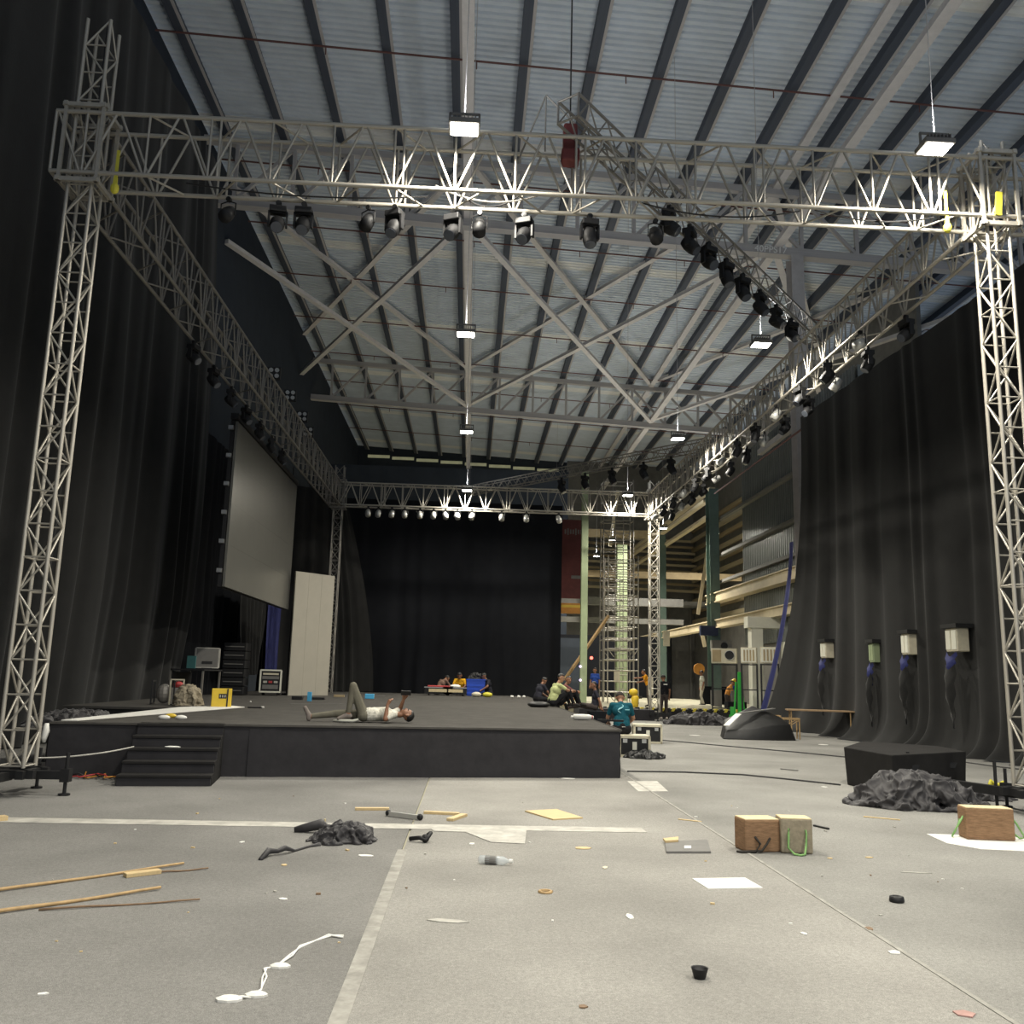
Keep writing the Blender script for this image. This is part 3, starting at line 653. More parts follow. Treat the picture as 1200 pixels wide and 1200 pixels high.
# window units showing through slits of the right curtain, with cloth caught under them
for i, (x, y_, w, h, lab) in enumerate(((970, 762, .42, .5, 'cream window unit showing through the slit nearest the stacked tables'), (1027, 765, .28, .55, 'dull greenish window unit in the narrow second slit of the right curtain'), (1067, 755, .4, .55, 'cream window unit showing through the third slit of the right curtain'), (1122, 750, .52, .56, 'largest cream window unit in the slit nearest the right tower'))):
    X = 11.75; p = px(x, y_, X+(-.2, -.02, .0, .02)[i])
    t = thing('window_unit', lab, 'air conditioner', p, 0, 'window units in curtain slits')
    m = 'cream' if i != 1 else 'palegreen'
    MB().box((0, 0, 0), (.3, w, h)).build('casing', m, t, bevel=.02)
    for k in range(2): MB().box((-.16, (-.25+.5*k)*w, 0), (.02, w*.4, h*.82)).build('grille', 'whitepaint' if i != 1 else 'palegreen', t)
    MB().box((.0, 0, h/2+.05), (.44, w+.2, .1)).build('slit_edge', 'tarp', t)
    fb = MB(); n_ = 10; vs = []
    for mi, (zt, zb_, wd) in enumerate(((-h/2, -h/2-.55, .5), (-h/2-.3, -h/2-1.7, .46))):
        vs = []
        for r_ in range(7):
            q = r_/6; ww = w*(.5)*(1-q*.9)
            for c_ in range(9): u_ = c_/4-1; vs.append((-.17-.14*(1-u_*u_)*math.sin(PI*min(1, q*1.1+.1))-.05*mi+.03*math.sin(q*19+u_*2), u_*ww, zt+(zb_-zt)*q-.12*(1-u_*u_)))
        fb.add(vs, [(r_*9+c_, r_*9+c_+1, (r_+1)*9+c_+1, (r_+1)*9+c_) for r_ in range(6) for c_ in range(8)], mi)
    fb.build('caught_cloth', ['bluecloth', 'drape'], t, True)
# ================================================================ screens
t = thing('led_screen', 'big blank grey screen hanging high on the left side of the stage', 'screen', (-6.3, 27.35, 3.66))
for i in range(8):
    for j in range(4):
        MB().box((0.02, -3.63+1.0375*i, .54+1.085*j), (.06, 1.036, 1.083)).build('screen_tile', 'screen', t)
MB().box((-.08, 0, 2.17), (.1, 8.32, 4.36)).build('back_frame', 'black', t)
MB().box((-.02, 0, 4.45), (.2, 8.5, .16)).build('header_bar', 'black', t)
for k in range(6): MB().box((-.1, -4.2, .4+.75*k), (.12, .1, .1)).build('side_latch', 'silver', t)
for k in range(4): MB().cyl((0, -3.6+2.4*k, 4.5), (0, -3.6+2.4*k, 4.9), .02).build('hanger', 'blacksteel', t)
A = V((-6.05, 31.3, ZS)); B = V((-4.92, 32.6, ZS))
t = thing('display_panel', 'tall pale blank panel standing on the stage below the big screen', 'panel', (A+B)/2, math.atan2(B.y-A.y, B.x-A.x))
w = (B-A).length
for k in range(3): MB().box((-w/2+w/6+k*w/3, 0, 2.1), (w/3-.004, .05, 4.2)).build('panel_board', 'screenp', t)
MB().box((0, .08, 2.1), (w, .06, 4.18)).build('back_frame', 'black', t)
MB().box((0, .3, .03), (w*.8, .5, .06)).build('base', 'black', t)
# ================================================================ props
from mathutils import noise as mn
REMESH = []
def heap(name, label, loc, sx, sy, h, seed, m='cloth', rz=0, nf=26, cat='cloth', r=(.03, .075), voxel=.016, out=1.15):
    """heap of cloth: a mound with rounded folds lying over it, melted into one skin"""
    rnd = random.Random(seed); b = MB()
    def zz(x, y): q = (x/sx)**2+(y/sy)**2; return h*max(0, 1-q)**.75
    for _ in range(9):
        a = rnd.uniform(0, 2*PI); q = rnd.uniform(0, .55); x, y = sx*q*math.cos(a), sy*q*math.sin(a); z = zz(x, y)
        b.ball((x, y, z*.35), (sx*rnd.uniform(.28, .45), sy*rnd.uniform(.3, .45), max(.04, z*.62)), 14, 9)
    b.ball((0, 0, .015), (sx*.95, sy*.95, .045), 20, 8)
    for _ in range(nf):
        a = rnd.uniform(0, 2*PI); q = rnd.uniform(.05, .8); x, y = sx*q*math.cos(a), sy*q*math.sin(a)
        d = a+rnd.choice((rnd.uniform(-.5, .5), rnd.uniform(.9, 2.2))); L = rnd.uniform(.3, .75)*sx; cv = rnd.uniform(-2.2, 2.2); R = rnd.uniform(*r); pts = []; rs = []
        for i in range(9):
            t = i/8; pts.append((x, y, max(.008, zz(x, y)*.86))); rs.append(R*(.45+.6*math.sin(PI*min(1, t*.9+.08))))
            d += cv/8; x += math.cos(d)*L/8; y += math.sin(d)*L/8
            if (x/sx)**2+(y/sy)**2 > out**2: x *= .94; y *= .94
        b.tube(pts, rs, 8); b.ball(pts[0], rs[0], 8, 6); b.ball(pts[-1], rs[-1], 8, 6)
    o = tag(b.build(name, m, loc=loc, rz=rz), label, cat)
    rm = o.modifiers.new('r', 'REMESH'); rm.mode = 'VOXEL'; rm.voxel_size = voxel; rm.use_smooth_shade = True
    sm_ = o.modifiers.new('s', 'SMOOTH'); sm_.factor = .5; sm_.iterations = 7
    REMESH.append((o, m, sx)); return o
def plank(name, label, a, b, w, h, m='ply', cat='wood', z=.006, group=None, bev=.003):
    a = V(a); b = V(b); a.z = b.z = z+h/2; d = b-a
    return tag(MB().bar((0, 0, 0), d, w, h).build(name, m, loc=a, bevel=bev), label, cat, group)
def flat(name, label, quad, th, m, cat, z=.006, curl=0):
    P = [pz(*q) for q in quad]; c = sum(P, V())/len(P)
    poly = [(p.x-c.x, p.y-c.y) for p in P]
    if sum(poly[i][0]*poly[(i+1) % len(poly)][1]-poly[(i+1) % len(poly)][0]*poly[i][1] for i in range(len(poly))) < 0: poly.reverse()
    o = tag(MB().prism(poly, 0, th).build(name, m, loc=(c.x, c.y, z)), label, cat); return o
# floor tape, seams
p0 = pz(755, 974); 
tag(MB().box((-5.0, 0, .003), (14.0, .30, .003)).build('floor_tape', 'dirtywhite', loc=(p0.x-2, 10.05, .006), rz=.012), 'long dirty white tape strip crossing the carpet in front of the stage', 'tape')
tag(MB().box((0, 0, .003), (.09, 4.6, .003)).build('seam_tape', 'seam', loc=(-.55, 6.45, .006)), 'grey dirty tape along the near carpet seam left of centre', 'tape')
tag(MB().box((0, 0, .003), (.03, 13.5, .003)).build('seam_tape', 'seam', loc=(2.70, 9.6, .006)), 'thin pale seam strip running back across the right carpet', 'tape')
flat('tape_sheet', 'torn white tape sheet stuck on the carpet beside the long strip', [(505, 972), (617, 974), (615, 990), (575, 988), (545, 976), (508, 975)], .003, 'dirtywhite', 'tape', .009)
flat('tape_patch', 'white tape patch on the carpet at the stage corner', [(735, 916), (770, 916), (783, 928), (748, 928)], .003, 'dirtywhite', 'tape')
flat('white_sheet', 'white paper sheet lying under the single wood block at right', [(1086, 978), (1150, 980), (1235, 985), (1235, 1000), (1150, 996), (1110, 989)], .003, 'white', 'paper')
flat('paper_sheet', 'white printed paper sheet on the carpet near the two wood blocks', [(811, 1031), (873, 1030), (894, 1042), (830, 1043)], .006, 'white', 'paper')
g = flat('grey_board', 'flat grey board lying on the carpet left of the two wood blocks', [(779, 989), (829, 987), (833, 1001), (781, 1001)], .02, 'grey', 'board')
flat('wood_scrap', 'thin wood scrap lying on the grey board', [(777, 988), (795, 986), (795, 990), (780, 991)], .02, 'ply', 'wood', .027)
flat('white_tag', 'small white tag lying on the grey board', [(802, 995), (810, 995), (810, 998), (802, 998)], .006, 'white', 'paper', .027)
flat('plywood_sheet', 'diamond shaped plywood sheet on the carpet before the stage', [(615, 952), (652, 950), (683, 960), (648, 962)], .015, 'ply', 'plywood')
# sticks
def stick(label, a, b, r, m):
    a = pz(*a); b = pz(*b); a.z = b.z = r+.007; d = b-a
    pts = [d*(i/8)+V((0, 0, .004*math.sin(i))) for i in range(9)]
    tag(MB().tube(pts, [r*(1-.25*i/8) for i in range(9)], 7).build('bamboo_pole', m, loc=a, smooth=True), label, 'stick', 'sticks on the left carpet')
stick('upper thick bamboo pole lying at the left edge of the carpet', (-60, 1055), (215, 1015), .013, 'bamboo')
stick('lower thick bamboo pole lying at the left edge of the carpet', (-60, 1081), (188, 1044), .014, 'bamboo')
stick('thin brown stick past the end of the upper bamboo pole', (180, 1025), (244, 1020), .008, 'brownstick')
stick('long thin brown stick below the lower bamboo pole', (45, 1069), (234, 1057), .008, 'brownstick')
plank('wood_offcut', 'short pale wood offcut beside the upper bamboo pole', pz(146, 1029), pz(187, 1024), .08, .03)
plank('wood_plank', 'short pale plank left of the carpet seam before the stage', pz(416, 950), pz(456, 950), .07, .03)
plank('wood_plank', 'pale plank right of the carpet seam before the stage', pz(497, 954), pz(538, 956), .07, .03)
plank('wood_plank', 'small pale plank crossing the end of another plank', pz(527, 963), pz(544, 957), .08, .03)
plank('wood_strip', 'thin wood strip on the carpet in front of the cloth heap', pz(1012, 958), pz(1055, 962), .03, .012)
plank('wood_strip', 'thin pale wood strip on the carpet behind the grey board', pz(795, 961), pz(822, 964), .03, .01)
plank('yellow_offcut', 'small pale wood offcut at the left frame edge on the tape', pz(-14, 964), pz(7, 962), .1, .05)
plank('dark_bar', 'dark flat bar on the carpet right of the grey wood block', pz(954, 969), pz(971, 973), .03, .02, 'blacksteel', 'bar')
plank('dark_bar', 'thin dark bar lying on the carpet left of the black wedge box', pz(915, 902), pz(935, 904), .04, .02, 'grey', 'bar')
a = pz(455, 957); b_ = pz(492, 962)
t = thing('metal_bar', 'short black and silver metal bar lying on the tape by the seam', 'metal bar', a)
d = b_-a; d.z = 0; MB().bar((0, 0, .035), d+V((0, 0, .035)), .045, .05).build('bar_body', 'silver', t); MB().ball((0, 0, .04), .036, 8, 6).build('end_cap', 'black', t); MB().ball(d+V((0, 0, .04)), .036, 8, 6).build('end_cap', 'black', t)
t = thing('black_clamp', 'small black clamp lying on the carpet seam', 'clamp', pz(492, 988))
MB().tube([(-.1, .05, .03), (0, 0, .05), (.06, -.03, .03), (.1, .02, .09), (.04, .06, .04)], .022, 6).build('hook', 'black', t, True); MB().ball((.05, 0, .045), .04, 8, 6).build('knob', 'black', t)
# small litter
LIT = [(428, 1004, 'white', .16, .05, 'flat white scrap on the carpet below the black cloth'), (553, 990, 'white', .06, .06, 'small white scrap below the torn tape sheet'), (683, 995, 'ply', .16, .08, 'flake of wood on the carpet below the plywood sheet'), (709, 1018, 'cream', .05, .06, 'tiny square wood chip right of the clear plastic bottle'), (738, 1076, 'white', .05, .09, 'curled white scrap in the middle of the carpet'), (332, 1055, 'white', .07, .03, 'thin white scrap on the left carpet'), (333, 1015, 'ply', .05, .04, 'tiny wood chip below the black strap'), (1049, 1118, 'white', .09, .05, 'white scrap on the lower right seam'), (942, 1096, 'white', .04, .04, 'tiny white scrap right of the lower seam'), (1018, 1006, 'ply', .08, .03, 'thin wood flake right of the grey block'), (973, 1007, 'ply', .05, .03, 'short wood flake just beside the grey block'), (50, 1167, 'white', .07, .02, 'thin white sliver at the lower left'), (1131, 1190, 'pink', .12, .06, 'pinkish smear of plastic at the lower right'), (1019, 1090, 'brownstick', .06, .05, 'small reddish brown scrap on the right carpet'), (284, 988, 'white', .05, .05, 'tiny white scrap left of the black strap'), (966, 923, 'white', .1, .07, 'white crumpled scrap left of the black wedge box'), (965, 873, 'white', .3, .16, 'white crumpled scrap in front of the tables'), (814, 862, 'white', .35, .12, 'flat white scrap behind the teal shirt man'), (755, 850, 'white', .22, .12, 'white scrap on the floor beside the black platform'), (452, 909, 'white', .26, .1, 'first white paper piece at the foot of the stage'), (549, 911, 'white', .12, .1, 'second white paper piece at the foot of the stage'), (565, 911, 'white', .26, .1, 'third white paper piece at the foot of the stage'), (665, 913, 'white', .26, .1, 'fourth white paper piece at the foot of the stage'), (289, 909, 'white', .22, .08, 'white paper piece at the foot of the stairs'), (880, 975, 'brownstick', .06, .03, 'brown speck behind the wood blocks'), (1073, 1024, 'dirtywhite', .3, .02, 'faint pale scrape line on the right carpet'), (525, 1081, 'dirtywhite', .3, .05, 'dusty white smear on the middle carpet'), (683, 1182, 'brownstick', .05, .03, 'brown crumb at the bottom of the middle carpet')]
for (x, y_, m, w, h, lab) in LIT:
    p = pz(x, y_); n_ = random.randint(5, 7); poly = []
    for k in range(n_):
        t_ = 2*PI*k/n_+random.uniform(-.2, .2); poly.append((w/2*math.cos(t_)*random.uniform(.8, 1.15), h/2*1.6*math.sin(t_)*random.uniform(.8, 1.15)))
    b = MB().prism(poly, 0, .006)
    tag(b.build('litter_scrap', m, loc=(p.x, p.y, .007), rz=random.uniform(-.3, .3)), lab, 'scrap', 'litter on the carpet')
for i in range(60):                          # crumbs too small to tell apart
    p = V((random.uniform(-3.5, 7), random.uniform(5.2, 12.5), .006)); s_ = random.uniform(.008, .022)
    tag(MB().box((0, 0, s_*.3), (s_*1.6, s_, s_*.6)).build('crumb', random.choice(['white', 'dirtywhite', 'brownstick', 'ply']), loc=p, rz=random.uniform(0, 3)), 'tiny crumb of debris scattered on the carpet', 'debris', 'tiny crumbs on the carpet')
ring = tag(MB().tube([(.045*math.cos(a_), .045*math.sin(a_), .012) for a_ in [2*PI*k/14 for k in range(15)]], .012, 6).build('wood_ring', 'bamboo', loc=pz(639, 1047)), 'small brown ring on the middle carpet', 'ring')
# cups
cp = tag(MB().lathe([(.028, 0), (.032, .004), (.045, .05), (.048, .055), (.043, .05), (.028, .01), (.001, .008)], 18).build('cup', 'black', loc=pz(820, 1148)+V((0, 0, .006)), smooth=True), 'small black cup standing on the near carpet', 'cup')
cap = tag(MB().lathe([(.05, 0), (.055, .01), (.05, .04), (.03, .045), (.028, .02), (.001, .018)], 16).build('cap', 'black', loc=pz(1051, 1058)+V((0, 0, .006)), smooth=True), 'small black cap lying on the right carpet', 'cap')
# clear bottle
t = thing('plastic_bottle', 'crushed clear plastic bottle lying in the middle of the carpet', 'bottle', pz(578, 1014)+V((0, 0, .006)), -.25)
MB().lathe([(.02, -.13), (.036, -.12), (.036, -.03), (.031, -.01), (.036, .02), (.036, .09), (.015, .13), (.015, .15)], 14).build('bottle_body', 'clear', t, True).rotation_euler = (0, PI/2, 0)
t.children[0].location = (0, 0, .036)
MB().cyl((-.07, 0, .036), (.03, 0, .036), .0365, n=14).build('label_band', 'grey', t); MB().cyl((.14, 0, .036), (.17, 0, .036), .018, n=10).build('bottle_cap', 'white', t)
# string with scraps of plastic
pts = [pz(x, y_) for x, y_ in ((402, 1101), (385, 1099), (370, 1104), (352, 1112), (338, 1124), (325, 1134), (312, 1137), (307, 1150), (306, 1163), (298, 1170), (280, 1172), (263, 1174))]
t = thing('plastic_string', 'crumpled white plastic string lying on the near left carpet', 'string', pts[5])
for k, o_ in enumerate((0, .02)):
    MB().tube([p-t.location+V((o_*math.sin(i*2), o_*math.cos(i*1.7)*.8, .012+.006*math.sin(i*1.9+k))) for i, p in enumerate(pts)], .006, 5).build('strand', 'white', t, True)
for x, y_, s_ in ((328, 1135, .06), (300, 1169, .06), (268, 1174, .07)):
    p = pz(x, y_)-t.location; MB().ball(p+V((0, 0, .012)), (s_, s_*.6, .018), 8, 5).build('plastic_scrap', 'white', t)
# wood blocks with rope handles
def block(label, loc, rz, w, d, h, rope, m, two=False):
    t = thing('wood_block', label, 'wood block', loc, rz)
    b = MB(); nx, ny, nz = 5, 4, 4
    b.box((0, 0, h/2+.006), (w, d, h)); o = b.build('block_body', m, t, bevel=.018)
    MB().box((0, 0, h+.004), (w*.95, d*.94, .01)).build('pale_top', 'woodtop', t)
    if rope:
        r = 'rope' if rope == 'g' else 'ropedark'
        x0 = w*.25
        if two:
            for s_ in (-1, 1): MB().tube([(s_*w/2, -.05, h*.72), (s_*(w/2+.04), -.06, h*.55), (s_*(w/2+.12), -.05, h*.12), (s_*(w/2+.1), .02, .02), (s_*(w/2+.05), .06, h*.2), (s_*w/2, .05, h*.6)], .011, 6).build('rope_handle', r, t, True)
        else:
            ptsr = [(-x0, -d/2, h*.72), (-x0*1.15, -d/2-.03, h*.6), (-x0*1.25, -d/2-.04, h*.2), (-x0*.7, -d/2-.10, .02), (0, -d/2-.12, .014), (x0*.6, -d/2-.1, .02), (x0*.95, -d/2-.05, h*.3), (x0*1.1, -d/2-.02, h*.6), (x0*1.1, -d/2, h*.7)]
            if rope == 'd': ptsr = [(-x0*.9, -d/2, h*.5), (-x0*.5, -d/2-.04, h*.3), (-x0*1.1, -d/2-.05, .02), (-x0*2.6, -d/2-.03, .016), (-x0*2.9, -d/2, .016), (-x0*2.2, -d/2+.0, .016), (-x0*.4, -d/2-.05, .03), (x0*.3, -d/2-.03, h*.3), (x0*.8, -d/2, h*.45)]
            MB().tube(ptsr, .011, 6).build('rope_handle', r, t, True)
    return t
block('brown rough wood block with dark rope, left of the pair', pz(893, 1000)+V((0, .14, 0)), .12, .36, .26, .30, 'd', 'wood')
block('greyer wood block with green rope handle, right of the pair', pz(937, 1002)+V((0, .14, 0)), -.1, .30, .24, .32, 'g', 'woodgrey')
block('single long wood block with green ropes near the right tower', pz(1164, 986)+V((0, .12, 0)), -.14, .50, .24, .33, 'g', 'wood', True)
# black wedge box with handle holes
L0 = pz(990, 922); L1 = pz(1034, 930); L2 = pz(1130, 930)
t = thing('wedge_box', 'low black carpeted wedge box with two handle holes at right', 'box', (0, 0, 0))
A = pz(993, 920); Bp = pz(1048, 934); Cc = pz(1132, 926)
h = .60
poly = [(A.x, A.y), (Bp.x, Bp.y), (Cc.x, Cc.y), (Cc.x+.15, Cc.y+1.1), (A.x+1.0, A.y+1.6)]
ctr = V((sum(p[0] for p in poly)/5, sum(p[1] for p in poly)/5)); b = MB()
vs = [(*p, .006) for p in poly]+[(ctr.x+(p[0]-ctr.x)*1.04, ctr.y+(p[1]-ctr.y)*1.04, h) for p in poly]
b.add(vs, [(4, 3, 2, 1, 0), (5, 6, 7, 8, 9)]+[(k, (k+1) % 5, 5+(k+1) % 5, 5+k) for k in range(5)])
b.build('box_body', 'stair', t, bevel=.015)
d = V((Cc.x-Bp.x, Cc.y-Bp.y, 0)); n_ = V((d.y, -d.x, 0)).normalized()
for q in (.25, .78):
    p = V((Bp.x, Bp.y, .40))+d*q+n_*.035
    MB().add([p+V((-.09, 0, .04)), p+V((.09, 0, .04)), p+V((.05, 0, -.04)), p+V((-.05, 0, -.04)), p+n_*-.05+V((-.09, 0, .04)), p+n_*-.05+V((.09, 0, .04)), p+n_*-.05+V((.05, 0, -.04)), p+n_*-.05+V((-.05, 0, -.04))], [(0, 1, 2, 3), (4, 7, 6, 5), (0, 4, 5, 1), (1, 5, 6, 2), (2, 6, 7, 3), (3, 7, 4, 0)]).build('handle_hole', 'black', t)
# cloth heaps
p = pz(1090, 950); heap('cloth_heap', 'big crumpled heap of black cloth in front of the wedge box', p+V((-.02, .36, .006)), .80, .46, .44, 3, nf=60, rz=-.12, r=(.04, .10))
heap('cloth_tail', 'flat fold of black cloth between the heap and the right tower', pz(1162, 940)+V((0, .25, .006)), .45, .25, .12, 8, nf=14)
p = pz(402, 990); heap('black_bag', 'crumpled black cloth lying on the carpet left of the seam', p+V((0, .15, .006)), .33, .19, .17, 12, nf=20, rz=.15, r=(.018, .045), voxel=.009)
t = thing('black_strap', 'black cloth strap trailing left from the crumpled black cloth', 'strap', pz(305, 1009))
pts = [pz(x, y_)-t.location+V((0, 0, z_)) for x, y_, z_ in ((305, 1009, .01), (314, 1004, .05), (325, 1003, .04), (333, 1002, .06), (345, 999, .015), (362, 994, .015), (375, 992, .02))]
MB().tube(pts, [.02, .03, .02, .025, .012, .012, .02], 6).build('strap_band', 'cloth', t, True)
tag(MB().tube([(0, 0, .03), (.1, .0, .05), (.26, -.01, .09), (.32, -.02, .05)], [.03, .045, .06, .04], 6).build('black_strap', 'cloth', loc=pz(345, 976), smooth=True), 'short black cloth flap at the back of the crumpled cloth', 'cloth')
tag(MB().cyl((0, 0, 0), (0, 0, .12), .01).build('wood_peg', 'woodtop', loc=pz(380, 975)+V((0, 0, .006))), 'small pale peg standing on the crumpled black cloth', 'peg')
heap('black_cloth', 'small black cloth lying beside the flight case at the stage corner', pz(760, 890)+V((0, .2, .006)), .4, .28, .12, 16, 'tarp', nf=12)
# tarp covered load, tables, heaps further back
p = pz(893, 868); t = thing('tarp_bundle', 'low load covered with black tarp left of the tables', 'tarp', p+V((0, .9, 0)))
b = MB()
tb = [((-1.05, -.7), .25), ((-.3, -.85), .3), ((.45, -.85), .42), ((1.05, -.7), .45), ((1.1, .3), .6), ((.2, .6), .75), ((-.8, .5), .5)]
vs = [(x, y_, .006) for (x, y_), z in tb]+[(x*.88, y_*.85, z) for (x, y_), z in tb]+[(x*.45, y_*.4, z+.18) for (x, y_), z in tb]; n_ = 7
b.add(vs, [(k, (k+1) % n_, n_+(k+1) % n_, n_+k) for k in range(n_)]+[(n_+k, n_+(k+1) % n_, 2*n_+(k+1) % n_, 2*n_+k) for k in range(n_)]+[tuple(range(2*n_, 3*n_)), tuple(range(n_-1, -1, -1))])
b.build('tarp_cover', 'tarp', t, True, bevel=.03)
MB().bar((-.95, -.72, .38), (-.5, -.4, .7), .2, .02).build('pale_strip', 'white', t)
MB().bar((-.5, -.4, .72), (.7, .1, .86), .14, .02).build('grey_strip', 'grey', t)
heap('cloth_heap', 'dark crumpled heap of cloth near the black platform step', pz(828, 851)+V((-.1, .8, .006)), 1.15, .65, .42, 22, nf=30, r=(.05, .11), voxel=.03)
tag(MB().tube([(-1.1, 0, .3), (-.5, .05, .34), (.3, 0, .33), (1.0, .05, .26)], [.12, .17, .16, .1], 10).build('cloth_roll', 'cream', loc=pz(838, 846)+V((0, 1.9, .12)), smooth=True), 'white rolled cloth behind the dark cloth heap', 'cloth roll')
tag(MB().lathe([(.12, 0), (.16, .05), (.12, .3), (.05, .42)], 10).build('small_bag', 'cloth', loc=pz(802, 846)), 'small dark bag with a pale tip beside the standing man in black', 'bag')
tag(MB().box((0, 0, .38), (.8, .6, .76)).build('dark_crate', 'drape2', loc=pz(888, 848)+V((0, 3, 0))), 'dark low crate behind the tarp covered load', 'crate')
def table(label, loc, rz, L_, w, h, m='tabletop'):
    t = thing('work_table', label, 'table', loc, rz, 'tables by the right curtain')
    MB().box((0, 0, h-.02), (L_, w, .04)).build('table_top', m, t, bevel=.005)
    for sx in (-1, 1):
        f = MB()
        for sy in (-1, 1): f.cyl((sx*(L_/2-.12), sy*(w/2-.08), .006), (sx*(L_/2-.12), sy*(w/2-.08), h-.04), .018)
        f.cyl((sx*(L_/2-.12), -w/2+.08, .2), (sx*(L_/2-.12), w/2-.08, .2), .014); f.build('leg_frame', 'bamboo', t)
    return t
table('long brown folding table at the foot of the right curtain', pz(968, 866)+V((.1, .7, 0)), -.25, 1.95, .75, .82)
def stool(label, x, y_):
    t = thing('stool_frame', label, 'stool', pz(x, y_)+V((0, .3, 0)), -.15, 'bare stool frames')
    for sx in (-1, 1):
        for sy in (-1, 1): MB().cyl((sx*.22, sy*.2, .006), (sx*.22, sy*.2, .6), .02).build('leg', 'bamboo', t)
    f = MB()
    for sy in (-1, 1): f.bar((-.24, sy*.2, .58), (.24, sy*.2, .58), .04, .05); f.bar((-.22, sy*.2, .3), (.22, sy*.2, .55), .025, .025)
    for sx in (-1, 1): f.bar((sx*.22, -.2, .58), (sx*.22, .2, .58), .04, .05)
    f.build('top_frame', 'bamboo', t)
stool('bare brown stool frame at the left end of the long table', 931, 867); stool('bare brown stool frame behind the tarp covered load', 909, 862)
# air conditioners on racks by the wall
def aircon(label, x, D, wd, fan):
    p = py(x, 778, D); t = thing('air_conditioner', label, 'air conditioner', (p.x, D, p.z), -.35, 'air conditioners on racks')
    MB().box((0, 0, .33), (wd, .5, .62)).build('casing', 'cream', t, bevel=.015)
    if fan: 
        MB().cyl((.22*wd, -.27, .36), (.22*wd, -.24, .36), .2, n=16).build('fan_hole', 'black', t); MB().tube([(.22*wd+.2*math.cos(a_), -.28, .36+.2*math.sin(a_)) for a_ in [2*PI*k/12 for k in range(13)]], .015, 5).build('fan_ring', 'silver', t)
        MB().box((-.28*wd, -.26, .33), (.34*wd, .02, .5)).build('grille', 'tan', t)
    else:
        for k in range(4): MB().box(((-.28+.19*k)*wd, -.26, .33), (.1*wd, .02, .44)).build('grille_slat', 'tan', t)
        MB().box((0, -.255, .33), (.9*wd, .01, .55)).build('front_panel', 'whitepaint', t)
    r = thing('steel_rack', label.replace('air conditioner', 'black rack under the air conditioner'), 'rack', (p.x, D, 0), -.35, 'black racks')
    for sx in (-1, 1):
        for sy in (-1, 1): MB().box((sx*wd*.48, sy*.24, p.z/2), (.05, .05, p.z)).build('rack_leg', 'blacksteel', r)
    f = MB()
    for z in (.5, 1.3, p.z-.03):
        for sy in (-1, 1): f.bar((-wd*.48, sy*.24, z), (wd*.48, sy*.24, z), .04, .04)
    f.build('rack_rails', 'blacksteel', r)
aircon('cream air conditioner with round fan nearest the dark green column', 849, 38.4, 1.05, True)
aircon('middle cream slatted air conditioner before the white door frame', 878, 36.2, .62, False)
aircon('cream slatted air conditioner beside the blue curtain lining', 902, 35.2, .68, False)
t = thing('door_frame', 'white door frame behind the slatted air conditioners', 'door frame', py(895, 832, 37.6)*1.0)
t.location = (py(895, 832, 37.6).x, 37.6, 0)
zt = py(890, 725, 37.6).z
for x in (886, 925): p = py(x, 780, 37.6); MB().box((p.x-t.location.x, 0, zt/2), (.48, .5, zt)).build('post', 'whitepaint', t)
MB().box(((py(886, 780, 37.6).x+py(925, 780, 37.6).x)/2-t.location.x, 0, zt-.17), (2.2, .54, .46)).build('lintel', 'whitepaint', t)
p = py(845, 757, 46); tag(MB().box((0, 0, 0), (1., .4, .55)).cyl((.1, -.25, 0), (.1, -.2, 0), .18, mi=1).build('wall_box', ['greybeige', 'black'], loc=p), 'dull box unit on the wall above the first air conditioner', 'box')
p = py(848, 740, 46.3); tag(MB().box((0, 0, 0), (.9, .3, .5)).build('wall_box', 'darkblue', loc=(12.2, 46, p.z)), 'dark blue box mounted above the dull box unit', 'box')
# bright green trolley
p = pz(872, 838)
t = thing('hand_trolley', 'bright green hand trolley standing beside the helmeted workers', 'trolley', (py(866, 800, 37).x, 37, 0))
MB().bar((0, 0, .2), (.05, .1, 2.0), .12, .1).bar((-.22, 0, .2), (-.1, .1, 1.6), .06, .06).bar((.22, 0, .2), (.1, .1, 1.6), .06, .06).build('mast', 'greenp', t)
MB().box((0, -.1, .22), (.75, .6, .1)).box((-.3, -.1, .4), (.08, .5, .4)).box((.3, -.1, .4), (.08, .5, .3)).bar((-.35, -.3, .3), (.35, -.3, .5), .08, .08).build('base', 'greenp', t)
for s_ in (-1, 1): MB().cyl((s_*.36, -.25, .12), (s_*.42, -.25, .12), .12, n=12).build('wheel', 'black', t)
# fence panels behind the workers
for i, (x0, x1) in enumerate(((833, 846), (857, 872))):
    A = py(x0, 830, 41.5); B = py(x1, 830, 41.5); tag(MB().box((0, 0, .6), (B.x-A.x, .06, 1.2)).build('barrier', 'grey', loc=((A.x+B.x)/2, 41.5, 0)), ['grey low panel left of the helmeted workers', 'grey low panel right of the helmeted workers'][i], 'panel')
# floor cables
for i, pts_ in enumerate((((775, 868), (850, 875), (930, 882), (1000, 889), (1085, 897)), ((735, 905), (800, 906), (870, 909), (930, 915), (985, 921)), ((1130, 894), (1165, 899), (1200, 903)))):
    P = [pz(*q)+V((0, 0, .018)) for q in pts_]; tag(MB().tube([p-P[0] for p in P], .014, 5).build('floor_cable', 'black', loc=P[0]), ['long thin black cable across the far right carpet', 'nearer thin black cable reaching the black wedge box', 'thin cable behind the outrigger at right'][i], 'cable', 'cables on the right carpet')
